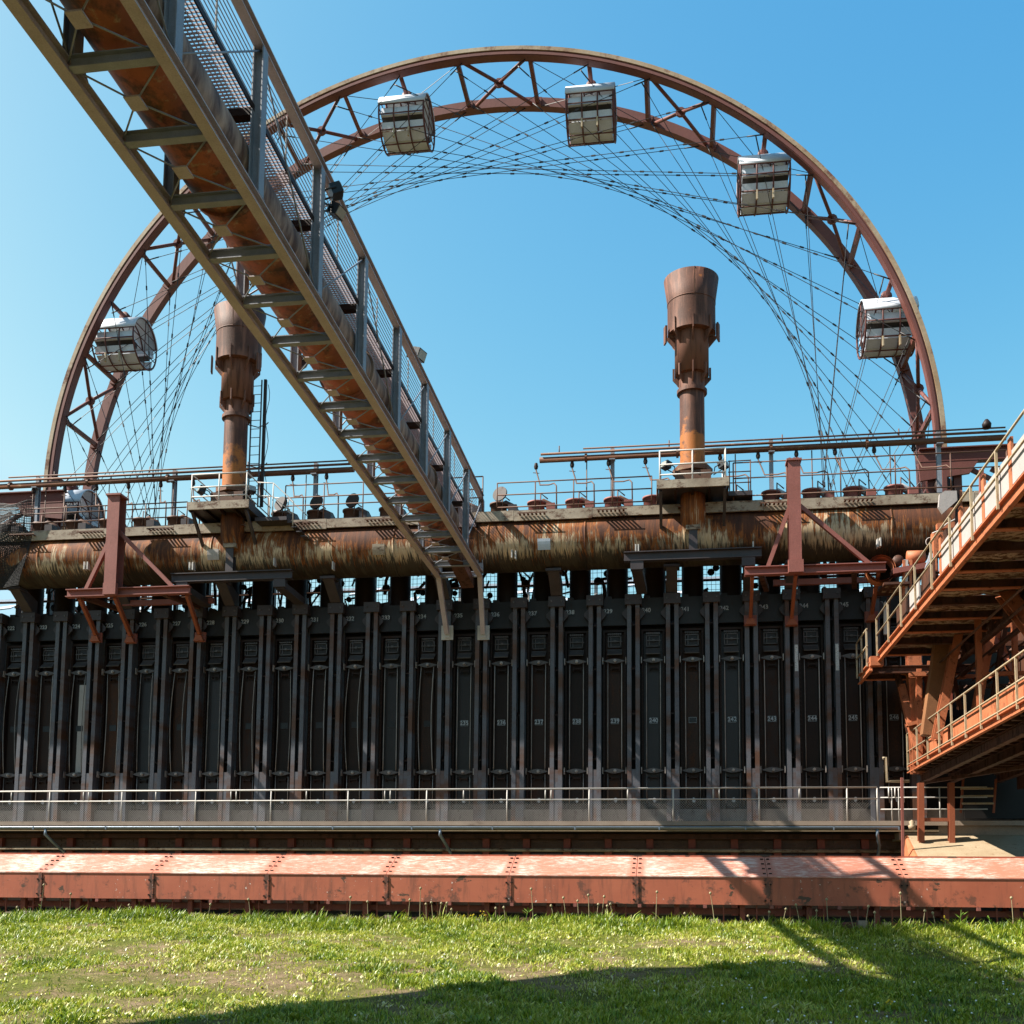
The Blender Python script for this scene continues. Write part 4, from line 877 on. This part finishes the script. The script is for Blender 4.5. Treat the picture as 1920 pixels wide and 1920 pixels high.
# unseen tower left of frame, added and shaped to cast the lawn shadow
tw = thing('shade_tower', 'tall clad transfer bunker on legs left of the frame that carries the pipe bridge', 'tower', (-14, 8, 0))
TA = math.radians(39.5); e1 = V((math.cos(TA), math.sin(TA), 0)); e2 = V((e1.y, -e1.x, 0)); tA = V((-12.4, 15.9, 0))
def tbox(a0, a1, b0, b1, z0, z1):
    return MB().hexa([tA+e1*a+e2*b+V((0, 0, z)) for z in (z0, z1) for a, b in ((a0, b0), (a0, b1), (a1, b1), (a1, b0))])
tbox(-11, -.05, .05, 9.8, 13.2, 16.3).build('bunker', 'machdark', tw)
tbox(-11.1, 0, 0, 10.1, 16.301, 16.6).build('roof', 'darkbeam', tw)
tbox(-8.5, -3.5, 4.5, 8.5, 9.5, 13.199).build('hopper', 'machdark', tw)
for a, b in ((-9, 4.6), (-9, 9.2), (-3.4, 4.6), (-3.4, 9.2)): tbox(a-.25, a+.25, b-.25, b+.25, 0, 13.199).build('leg', 'machine', tw)
for k in range(3): tbox(-.049, .02, 1.5+k*2.8, 3.1+k*2.8, 14, 15.5).build('window', 'glass', tw)
# ------------------------------------------------------------------ red conveyor
cv = thing('conveyor_housing', 'long red riveted conveyor housing across the foreground above the grass', 'conveyor', (0, 26, 1.1))
x = -15.935-9.0; k = 0
while x < 13:
    xa, xb = x+.006, x+2.994
    s = MB(); s.box(xa, xb, 26.0, 26.02, 1.58, 2.205); s.box(xa, xb, 27.2, 27.22, 1.58, 2.66)
    pa, pb = V((xa, 26.0, 2.21)), V((xa, 27.0, 2.69))
    sec = s.build('housing_section', 'convfront', cv)
    MB().prism([(xa, 25.985, 2.208), (xa, 27.02, 2.69), (xa, 27.02, 2.712), (xa, 25.985, 2.232)], (xb-xa, 0, 0)).build('cover_plate', 'convtop', sec)
    MB().box(xa, xb, 27.022, 27.08, 2.62, 2.75).build('ridge', 'convfront', sec)
    MB().box(xa, xb, 27.081, 27.199, 2.62, 2.68).build('ridge_cap', 'convfront', sec)
    for sgn in (-1, 1):
        bb = MB()
        for f in (.12, .37, .62, .87): 
            q = pa.lerp(pb, f); xx = x+sgn*.07; bb.box(xx-.035, xx+.035, q.y-.012, q.y+.012, q.z+.02, q.z+.05)
        for z in (1.68, 2.05): bb.tube((x+sgn*.06, 25.965, z), (x+sgn*.06, 25.999, z), .024, 6)
        bb.build('bolt_row', 'soot', sec, stuff=True)
    MB().box(x-.05, x+.05, 25.978, 25.9995, 1.585, 2.2).build('joint_strap', 'convfront', sec)
    x += 3.0
for x in np.arange(-24, 13, 1.5):
    MB().box(x-.06, x+.06, 26.2, 26.32, .6, 1.577).build('leg', 'redcol', cv); MB().box(x-.06, x+.06, 27.0, 27.12, .6, 1.577).build('leg', 'redcol', cv)
    MB().box(x+.6, x+.68, 25.96, 26.12, 1.50, 1.575).build('foot_lug', 'mast', cv)
for x in np.arange(-24, 13, .75): MB().box(x+.3, x+.33, 26.14, 26.17, 1.0, 1.575).build('rod', 'redcol', cv)
for y, z, h_, m_ in ((26.4, 1.36, .13, 'redcol'), (26.25, 1.16, .05, 'mast'), (26.9, 1.2, .12, 'darkbeam'), (27.1, 1.45, .05, 'mast')): MB().box(-25, 13, y, y+.08, z, z+h_).build('girder', m_, cv)
for x in np.arange(-24, 13, .55):
    hh = .16+.1*random.random(); MB().box(x, x+.12+.15*random.random(), 26.0, 26.3, .8, 1.0+hh).build('footing_stone', 'concrete' if random.random() < .6 else 'brick', cv)
# ------------------------------------------------------------------ orange machine
mc = thing('coke_guide_machine', 'orange-red coke guide machine with two galleries at the right edge', 'machine', (8, 28, .8))
UX, UZ = 5.85, 8.75        # upper gallery
def gallery(xl, xr, y0, y1, z, step, mat):
    MB().channel((xl, y0, z), (xl, y1, z), .10, .28, .03).build('edge_beam', mat, mc)
    y = y0+.4; k = 0
    while y < y1:
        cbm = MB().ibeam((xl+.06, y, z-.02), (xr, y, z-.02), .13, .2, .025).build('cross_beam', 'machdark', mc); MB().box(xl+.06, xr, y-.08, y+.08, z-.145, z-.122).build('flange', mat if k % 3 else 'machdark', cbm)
        if y+step < y1+.5: 
            n_ = 5; vs = []
            for a in range(n_+1):
                for b in range(4): vs.append((xl+.06+(xr-xl-.06)*a/n_, y+.08+(step-.16)*b/3, z+.05+.035*math.sin(a*2.3+k*1.7)*math.sin(b*2+k)))
            vt = [(p[0], p[1], p[2]+.02) for p in vs]; nn = len(vs)
            f = [(a*4+b, a*4+b+1, a*4+b+5, a*4+b+4) for a in range(n_) for b in range(3)]
            MB().add(vs+vt, f+[tuple(i+nn for i in q[::-1]) for q in f], True).build('floor_plate', 'floorplate', mc)
        y += step; k += 1
gallery(UX, 7.9, 14.0, 32.8, UZ, 1.35, 'machine')
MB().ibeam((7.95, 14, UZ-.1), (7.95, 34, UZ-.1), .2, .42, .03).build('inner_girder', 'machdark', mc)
gallery(UX-.22, 8.6, 32.85, 34.9, UZ-.25, 1.0, 'machine')
MB().box(UX-.25, UX+.12, 32.7, 33.0, UZ-.25, UZ+.02).build('step_plate', 'machine', mc)
def rails(x, y0, y1, z, step, zs, h, mat, off=0):
    for r in zs: MB().tube((x, y0, z+r), (x, y1, z+r), .024, 8).build('rail', mat, mc)
    y = y1
    while y > y0: MB().beam((x, y, z-.1), (x, y, z+h), .045, .045).build('post', mat, mc); y -= step
rails(UX-.06, 14.0, 32.7, UZ+.12, 1.75, (1.0, .52), 1.0, 'yellow')
rails(UX-.30, 32.9, 34.8, UZ-.12, .9, (1.0, .5), 1.0, 'yellow')
for k in range(8):
    y = 14.6+k*1.75
    if k < 6:
        for j in range(2): MB().box(UX+.005, UX+.025, y+.05+j*.84, y+.87+j*.84, UZ+.22, UZ+.84).build('infill_panel', 'grey', mc)
        MB().beam((UX+.02, y+1.75, UZ+.1), (UX+.02, y+1.75, UZ+1.1), .05, .18, (0, 1, 0)).build('panel_post', 'machine', mc)
for k, (ya, yb, m_) in enumerate(((26.3, 27.6, 'machdark'), (27.9, 29.0, 'grey'), (29.4, 30.7, 'machdark'))):
    MB().box(UX+.12, UX+.16, ya, yb, UZ+.15, UZ+.95).build('mesh_panel', m_, mc)
# clutter above the near end of the gallery
q = at(1650, 1070, Y=33.5); m = MB(); m.lathe([(.42, -.22), (.42, .22)], q, 20, True, 'y'); m.lathe([(.36, -.22), (.36, .22)], q, 20, True, 'y'); m.build('cowl_ring', 'machine', mc)
a, b = at(1672, 1075, Y=33.4), at(1745, 1062, Y=33.4); MB().beam(a, b, .5, .16).build('head_beam', 'mast', mc)
a, b = at(1655, 1092, Y=33.2), at(1690, 1080, Y=34.2); m = MB().box(a.x, a.x+.75, 33.0, 34.3, a.z-.12, a.z-.05); hp = m.build('perforated_tray', 'machdark', mc)
for i in range(3):
    for j in range(2): MB().box(a.x+.08+i*.22, a.x+.2+i*.22, 33.15+j*.5, 33.4+j*.5, a.z-.125, a.z-.1205).build('light_spot', 'floorplate', hp)  # pale plates drawn as the light spots of the perforated tray
q = at(1717, 1045, Y=33.6); m = MB(); m.lathe([(0, -.25), (.2, -.25), (.2, .25), (0, .25)], q, 16, True, 'x'); m.build('motor', 'machine', mc)
q = at(1683, 1052, Y=33.6); m = MB(); m.lathe([(0, -.1), (.16, -.1), (.16, .1), (0, .1)], q, 16, True, 'y'); m.build('pulley', 'machdark', mc)
for u in (1695, 1700, 1708): q0_, q1_ = at(u, 1050, Y=33.3), at(u-2, 1180, Y=33.3); MB().beam(q0_, q1_, .07, .07).build('guide_bar', 'machine' if u != 1700 else 'rail', mc)
q = at(1742, 1060, Y=32.6); MB().prism([(q.x-.2, 32.6, q.z-.35), (q.x+.12, 32.6, q.z-.35), (q.x+.25, 32.6, q.z+.4), (q.x+.05, 32.6, q.z+.45)], (0, .04, 0)).build('white_panel', 'canvas', mc)
for u, v0, v1, m_ in ((1660, 1130, 1190, 'rail'), (1666, 1120, 1195, 'machdark'), (1753, 1000, 1070, 'machine'), (1795, 915, 1075, 'soot'), (1800, 920, 1060, 'machine'), (1840, 880, 1000, 'mast')):
    Yv = {1660: 34, 1666: 34, 1753: 31.5, 1795: 28.5, 1800: 28.6, 1840: 26}[u]; MB().beam(at(u, v0, Y=Yv), at(u, v1, Y=Yv), .09, .09).build('upright', m_, mc)
m = MB(); pts = [at(*p, Y=31.6) for p in ((1748, 1000), (1760, 995), (1775, 982), (1790, 974), (1796, 978))]; m.path(pts, .02, 6); m.build('hose', 'rail', mc)
q = at(1745, 1016, Y=32.2); m = MB(); m.path([q+V((.13*math.cos(t), 0, .13*math.sin(t))) for t in [2*PI*i/16 for i in range(15)]], .014, 6); m.build('ring', 'grey', mc)
for (u0, v0), (u1, v1), Yv, w_, h_, m_ in (((1757, 1000), (1757, 1035), 32, .3, .25, 'machine'), ((1772, 1005), (1800, 1000), 31, .35, .3, 'machdark'), ((1756, 988), (1790, 986), 32, .2, .16, 'machine')):
    MB().beam(at(u0, v0, Y=Yv), at(u1, v1, Y=Yv), w_, h_).build('bracket', m_, mc)
pl = [at(*p, Y=28.4) for p in ((1762, 926), (1772, 920), (1794, 920), (1795, 938), (1768, 962), (1760, 950))]
MB().prism(pl, (0, .12, 0)).build('grey_shroud', 'grey', mc)
# inclined members between the galleries
def mem(p0, y0, p1, y1, w_, h_, m_='machine', kind='i', name='column'):
    a, b = at(*p0, Y=y0), at(*p1, Y=y1)
    mm = MB(); (mm.ibeam(a, b, w_, h_, .03, (0, 1, 0)) if kind == 'i' else mm.beam(a, b, w_, h_, (0, 1, 0))); mm.build(name, m_, mc)
mem((1770, 1180), 31.5, (1742, 1380), 31.5, .42, .4, 'chutebrown', 'b', 'chute')
mem((1815, 1095), 30.5, (1755, 1388), 30.5, .22, .3, name='brace')
mem((1831, 1075), 28.5, (1840, 1400), 28.5, .13, .16)
mem((1872, 1110), 30.5, (1822, 1375), 30.5, .2, .26, name='brace')
mem((1845, 1062), 27, (1880, 1110), 26.5, .32, .3, name='brace'); mem((1880, 1108), 26.4, (1935, 1180), 25.6, .34, .3, name='brace')
mem((1712, 1225), 33.6, (1722, 1450), 33.6, .38, .4, 'machine')
mem((1722, 1255), 33.2, (1724, 1440), 33.2, .14, .2, 'machine')
mem((1690, 1285), 33.8, (1722, 1420), 33.4, .18, .25, 'machine', name='brace'); mem((1682, 1262), 34.1, (1706, 1375), 34.1, .16, .2, 'machdark', name='brace')
mem((1900, 1120), 29, (1904, 1260), 29, .12, .14, name='column')
mem((1775, 1200), 32.5, (1780, 1330), 32.5, .16, .2, 'redcol')
mem((1780, 1195), 31, (1900, 1192), 31, .16, .22, 'machine', name='tie_beam'); mem((1705, 1265), 33, (1790, 1262), 33, .12, .16, 'machine', name='tie_beam')
mem((1765, 1150), 31.5, (1870, 1140), 31, .14, .16, 'machdark', name='tie_beam'); mem((1840, 1265), 30, (1920, 1262), 30, .1, .12, 'machine', name='tie_beam')
mem((1745, 1138), 32.2, (1830, 1165), 31, .12, .14, 'machdark', name='brace'); mem((1840, 1075), 28, (1925, 1100), 27, .14, .18, 'machdark', name='brace')
mem((1722, 1330), 33.3, (1745, 1300), 33, .12, .2, 'machine', name='gusset_beam'); mem((1700, 1360), 33.3, (1730, 1352), 33.3, .1, .3, 'machine', name='gusset_beam')
MB().box(8.6, 14, 34.9, 35.0, 4.2, 8.4).build('back_wall', 'sootwall', mc)
MB().box(9.9, 10.1, 12.5, 34.1, 5.0, 12.2).build('inner_wall', 'machdark', mc)
for k in range(6): MB().ibeam((7.98, 15+k*3.4, UZ-.15), (9.88, 15+k*3.4, UZ+1.2), .16, .2, .025).build('knee_brace', 'machine', mc)
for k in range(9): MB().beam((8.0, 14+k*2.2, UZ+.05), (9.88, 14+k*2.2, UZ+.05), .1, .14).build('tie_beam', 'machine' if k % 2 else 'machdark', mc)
for k in range(5): MB().box(9.7, 9.88, 19+k*3.2, 19.2+k*3.2, 5.0, 12).build('stiffener', 'machine', mc)
for z in (6.6, 7.4, 8.1): MB().beam((9.8, 16, z), (9.8, 34, z), .12, .12).build('stringer', 'machdark', mc)
# lower gallery
LX, LZ = 6.9, 5.62
MB().channel((LX, 15.5, LZ), (LX, 34.3, LZ), .10, .2, .025).build('edge_beam', 'machine', mc)
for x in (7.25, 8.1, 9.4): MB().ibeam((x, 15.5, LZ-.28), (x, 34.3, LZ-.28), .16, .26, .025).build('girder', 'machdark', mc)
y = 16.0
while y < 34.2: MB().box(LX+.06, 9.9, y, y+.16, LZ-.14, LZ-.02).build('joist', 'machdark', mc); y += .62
MB().box(LX+.06, 9.9, 15.5, 34.3, LZ+.0, LZ+.03).build('floor_plate', 'floorplate', mc)
k = 0; y = 16.0
while y < 33.5: MB().box(7.22, 7.26, y+.01, y+1.15, LZ+.04, LZ+.78).build('side_panel', 'machine', mc); y += 1.17
rails(LX-.04, 15.5, 34.2, LZ+.08, 1.35, (.98, .45, .06), .98, 'yellow')
for x0, x1, y in ((LX-.75, LX-.04, 34.25),):
    MB().path([(x0, y, LZ+.35), (x0+.08, y, LZ+.38), (x0+.1, y, LZ-.35), (LX, y, LZ-.35)], .05, 6).build('end_bracket', 'yellow', mc)
mem((1750, 1385), 32, (1835, 1382), 31, .12, .16, 'machine', name='tie_beam')
for a, b in (((9.9, 16, 5.2), (7.2, 22, 5.2)), ((7.2, 22, 5.2), (9.9, 28, 5.2)), ((9.9, 28, 5.2), (7.2, 34, 5.2))): MB().beam(a, b, .1, .1).build('wind_brace', 'machdark', mc)
for k_, (p0_, y0_, p1_, y1_, w_, m_) in enumerate((((1760, 1140), 32, (1800, 1330), 33, .12, 'machdark'), ((1800, 1120), 32, (1760, 1290), 33, .1, 'machine'), ((1850, 1130), 31, (1905, 1290), 31, .14, 'machine'), ((1900, 1080), 30, (1860, 1320), 31, .12, 'machdark'), ((1690, 1262), 34, (1860, 1270), 33, .1, 'machine'), ((1740, 1290), 33.5, (1915, 1285), 32, .09, 'machdark'), ((1720, 1235), 33.8, (1760, 1330), 33.8, .12, 'machine'), ((1742, 1240), 33.8, (1726, 1420), 33.8, .1, 'machine'), ((1870, 1060), 29, (1925, 1055), 28, .12, 'machine'), ((1790, 1225), 33, (1925, 1215), 31, .1, 'machdark'), ((1862, 1195), 31, (1915, 1290), 30, .12, 'strut'), ((1885, 1030), 28, (1905, 1130), 28, .1, 'strut'))):
    mem(p0_, y0_, p1_, y1_, w_, w_*1.2, m_, 'i', 'bracing')
for k_ in range(6): MB().tube((7.2+k_*.35, 15, 8.25-.1*(k_ % 3)), (7.2+k_*.35, 33.5, 8.25-.1*(k_ % 3)), .03+.012*(k_ % 2), 6).build('conduit', ('rustrail', 'machdark', 'soot')[k_ % 3], mc)
# legs and chute roof
for u in (1726, 1783): mem((u, 1468), 33.2, (u+1, 1583), 33.2, .16, .2, 'strut', name='leg')
mem((1726, 1537), 33.2, (1783, 1537), 33.2, .1, .1, 'strut', name='tie_beam')
mem((1691, 1458), 32.4, (1693, 1615), 32.4, .07, .07, 'mast', 'b', 'drain_pipe')
q = at(1710, 1546, Y=33.0); m = MB(); m.lathe([(0, -.14), (.09, -.14), (.11, -.03), (.06, .0), (.09, .08), (0, .14)], q, 10); m.build('valve', 'tan', mc)
pa = [at(1697, 1556, Y=34.4), at(1960, 1556, Y=34.4), at(2000, 1622, Y=31.2), at(1728, 1620, Y=31.2)]
MB().prism(pa, (0, 0, -.06)).build('chute_roof', 'tan', mc)
pb_ = [at(1697, 1556, Y=34.4), at(1728, 1620, Y=31.2), at(1715, 1640, Y=31.2), at(1700, 1640, Y=33)]
MB().prism(pb_, (-.05, 0, 0)).build('chute_side', 'machine', mc)
for s in range(3): MB().box(8.3+s*.0, 9.2, 34.0-.05, 34.05, 4.55+s*.22, 4.6+s*.22).build('ladder_rung', 'yellow', mc)
for x in (8.28, 9.2): MB().beam((x, 34.02, 4.3), (x+.1, 34.02, 5.3), .05, .08).build('ladder_side', 'strut', mc)
MB().box(6.5, 15, 33.9, 36, 3.5, 4.0).build('track_wall', 'concrete', mc)
for z in (4.4, 4.75, 5.05): MB().tube((at(1650, 1500, Y=33.9).x, 33.88, z), (9.0, 33.88, z), .02, 6).build('guard_rail', 'rail', mc)
for u in (1672, 1685, 1762): x = at(u, 1500, Y=33.88).x; MB().tube((x, 33.88, 4.05), (x, 33.88, 5.05), .02, 6).build('guard_post', 'rail', mc)

# ------------------------------------------------------------------ grass
PH = RNG.uniform(0, 6.28, (40,)); DIRS = RNG.uniform(0, 6.28, (40,)); 
def vnoise(x, y, f, k0=0, n=8):
    o = 0
    for k in range(n): o = o+np.sin((x*np.cos(DIRS[k0+k])+y*np.sin(DIRS[k0+k]))*f*(.6+.25*k)+PH[k0+k])
    return o/n
gzv = np.vectorize(gz)
patches = [(at(u, v, Z=z_), r) for u, v, z_, r in ((420, 1788, .75, 1.0), (180, 1812, .55, 1.5), (330, 1800, .65, .9), (40, 1790, .7, 1.0), (870, 1752, .95, .7), (700, 1850, .35, .9), (250, 1875, .2, .9), (560, 1765, .9, .6), (1150, 1790, .7, .5), (480, 1830, .45, .7), (90, 1850, .3, .8), (1000, 1810, .6, .6), (640, 1800, .65, .5), (1330, 1775, .8, .5))]
def grass(nb, hmin, hmax, wd, lean, seed, tone0, clump, ylo=12.6):
    r = np.random.default_rng(seed)
    Y = np.sqrt(r.uniform(ylo**2, 25.7**2, nb*2)); X = Y*r.uniform(-.70, .36, nb*2)
    if clump:
        nc = nb//14; ci = r.integers(0, nc, nb*2); cx, cy = X[:nc], Y[:nc]; X = cx[ci]+r.normal(0, .06, nb*2); Y = cy[ci]+r.normal(0, .06, nb*2)
    d = .58+1.1*vnoise(X, Y, 1.1)+.8*vnoise(X, Y, 3.6, 8)
    for p, rad in patches: d = d-1.0*np.exp(-(((X-p.x)/rad)**2+((Y-p.y)/(rad*1.1))**2)*1.6)
    d = d+.5*np.clip((Y-23.5)/1.5, 0, 1)
    keep = (r.uniform(0, 1, nb*2) < np.clip(d, .09, 1)) & (Y < 25.75); X, Y, d = X[keep][:nb], Y[keep][:nb], d[keep][:nb]; n = len(X)
    Z = gzv(X, Y)-.005
    crest = np.clip((Y-23.8)/1.6, 0, 1)
    H = r.uniform(hmin, hmax, n)*(.55+.5*np.clip(d, 0, 1.4))*(1+.5*crest*r.uniform(0, 1, n)**3)*(1+crest*.8*vnoise(X, Y, 2.2, 30))
    A = r.uniform(0, 6.283, n); L = H*lean*r.uniform(.3, 1.2, n); B = A+1.57+r.normal(0, .4, n); W = wd*r.uniform(.6, 1.3, n)
    v = np.zeros((n, 5, 3)); bx, by = np.cos(B)*W, np.sin(B)*W; lx, ly = np.cos(A)*L, np.sin(A)*L
    base = np.stack([X, Y, Z], 1); s_ = np.stack([bx, by, np.zeros(n)], 1); mid = base+np.stack([lx*.35, ly*.35, H*.6], 1); tip = base+np.stack([lx, ly, H], 1)
    v[:, 0] = base-s_*.7; v[:, 1] = base+s_*.7; v[:, 2] = mid-s_; v[:, 3] = mid+s_; v[:, 4] = tip
    tone = np.clip(tone0+.04+.28*vnoise(X, Y, .8, 16)+.3*vnoise(X, Y, 2.9, 24)+r.normal(0, .19, n)+.10*(1-np.clip(d, 0, 1))-.16*crest, 0, 1)
    me = bpy.data.meshes.new('grass'); me.vertices.add(n*5); me.vertices.foreach_set('co', v.ravel())
    idx = (np.array([0, 1, 3, 2, 2, 3, 4])[None]+5*np.arange(n)[:, None]).ravel(); me.loops.add(n*7); me.loops.foreach_set('vertex_index', idx)
    me.polygons.add(n*2); st = (np.array([0, 4])[None]+7*np.arange(n)[:, None]).ravel(); me.polygons.foreach_set('loop_start', st)
    me.update(calc_edges=True); at_ = me.attributes.new('tone', 'FLOAT', 'POINT'); at_.data.foreach_set('value', np.repeat(tone, 5).astype(np.float32)); me.materials.append(M['grass']); return me
for nm, lab, args in (('lawn_grass', 'short sunlit lawn grass covering the slope in front', (150000, .03, .08, .006, .9, 1, .50, False)), ('grass_tufts', 'taller grass tufts scattered over the lawn slope', (80000, .06, .15, .008, .9, 2, .36, True)), ('broad_leaves', 'broad low weed leaves spread among the lawn grass', (34000, .04, .10, .017, 1.8, 3, .60, True)), ('crest_grass', 'long coarse grass fringe along the lawn crest', (14000, .08, .22, .011, .9, 4, .46, True, 24.3))):
    o = bpy.data.objects.new(nm, grass(*args)); COL.objects.link(o); o['kind'] = 'stuff'; o['label'] = lab; o['category'] = 'grass'
dz = MB(); r_ = random.Random(5)
for k in range(150):
    y = r_.uniform(13.2, 23); x = y*r_.uniform(.02, .33) if k % 3 else y*r_.uniform(-.6, .3); z = gz(x, y)+r_.uniform(.05, .1); t = r_.uniform(0, 6)
    dz.tube((x, y, z), (x+.004*math.cos(t), y-.004, z+.012), .013, 7)
o = dz.build('daisies', 'petalwhite', stuff=True); o['label'] = 'tiny white daisies dotted over the lawn'; o['category'] = 'flowers'
TENS = ['', '', 'twenty', 'thirty', 'forty', 'fifty', 'sixty']
ORDW = [ORD[i+1] if i < 26 else (TENS[(i+1)//10]+'-'+ORD[(i+1) % 10] if (i+1) % 10 else TENS[(i+1)//10][:-1]+'ieth') for i in range(64)]
wk = [('dry weed stalk', .32, 'seedhead'), ('tall grass stem', .42, 'seedhead'), ('leafy green weed', .25, 'leaf'), ('small yellow-flowered weed', .2, 'petalyellow')]
us = [30, 75, 130, 240, 390, 470, 600, 655, 690, 740, 765, 787, 800, 812, 822, 836, 845, 862, 890, 905, 930, 948, 985, 1000, 1040, 1062, 1085, 1105, 1118, 1128, 1136, 1150, 1190, 1230, 1290, 1340, 1410, 1440, 1467, 1500, 1530, 1552, 1570, 1600, 1622, 1640, 1660, 1690, 1730, 1755, 1775, 1800, 1860, 1900]
for i, u in enumerate(us):
    p = at(u, 1722, Y=25.5+.2*r_.random()); p.z = gz(p.x, p.y)-.01; kind = wk[3] if u in (862, 890, 905, 1775) else wk[2] if u in (740, 985, 1190, 1570, 1660, 1800, 1860) else wk[i % 2]
    h = kind[1]*r_.uniform(.9, 2.1); lx = r_.uniform(-.1, .1)
    t = thing('weed', f'{kind[0]} on the lawn crest, {ORDW[i]} weed from the left', 'weed', p, 'weeds along the lawn crest')
    pts = [p+V((lx*(k/4)**1.6, 0, h*k/4)) for k in range(5)]; MB().path(pts, .012, 5, True, .007).build('stem', 'leaf' if kind[2] != 'seedhead' else 'seedhead', t)
    if kind[2] == 'seedhead':
        m = MB(); m.lathe([(0, -.03), (.028, -.018), (.032, .012), (0, .042)], pts[-1], 7); m.build('seed_head', 'seedhead', t)
    elif kind[2] == 'petalyellow':
        for k in range(6): q = pts[3]+V((r_.uniform(-.09, .09), r_.uniform(-.05, .05), r_.uniform(-.03, .1))); MB().lathe([(0, -.018), (.026, 0), (0, .018)], q, 6).build('flower', 'petalyellow', t)
    for k in range(8 if kind[2] == 'leaf' else 3):
        q = pts[0].lerp(pts[-1], r_.uniform(.1, .85) if kind[2] == 'leaf' else r_.uniform(0, .4)); d = r_.uniform(0, 6.28); e = V((math.cos(d), math.sin(d), .6)).normalized()*(.2 if kind[2] == 'leaf' else .14); s = V((-math.sin(d), math.cos(d), 0))*.022
        MB().add([q, q+e*.5+s, q+e, q+e*.5-s], [(0, 1, 2, 3)]).build('leaf', 'leaf', t)
q = at(1668, 1930, Z=.0); rg = thing('ragwort_plant', 'upright ragwort with yellow flower buds at the bottom right of the lawn', 'plant', q)
tp = at(1672, 1880, Y=q.y).z
MB().path([q, q+V((.02, 0, .15)), V((q.x+.01, q.y, tp))], .008, 6).build('stem', 'leaf', rg)
for k in range(9):
    d = k*2.4; b_ = q.lerp(V((q.x, q.y, tp)), .2+.08*k); e = V((math.cos(d), math.sin(d)*.6, .9)).normalized()*(.14-.008*k)
    MB().add([b_, b_+e*.5+V((.012, 0, 0)), b_+e, b_+e*.5-V((.012, 0, 0))], [(0, 1, 2, 3)]).build('leaf', 'leaf', rg)
for dx, dz_ in ((-.03, .0), (.0, .03), (.04, .01), (.02, -.02), (-.01, .015)): MB().lathe([(0, -.016), (.015, 0), (.012, .014), (0, .018)], (q.x+dx, q.y, tp+dz_), 7).build('flower', 'petalyellow', rg)
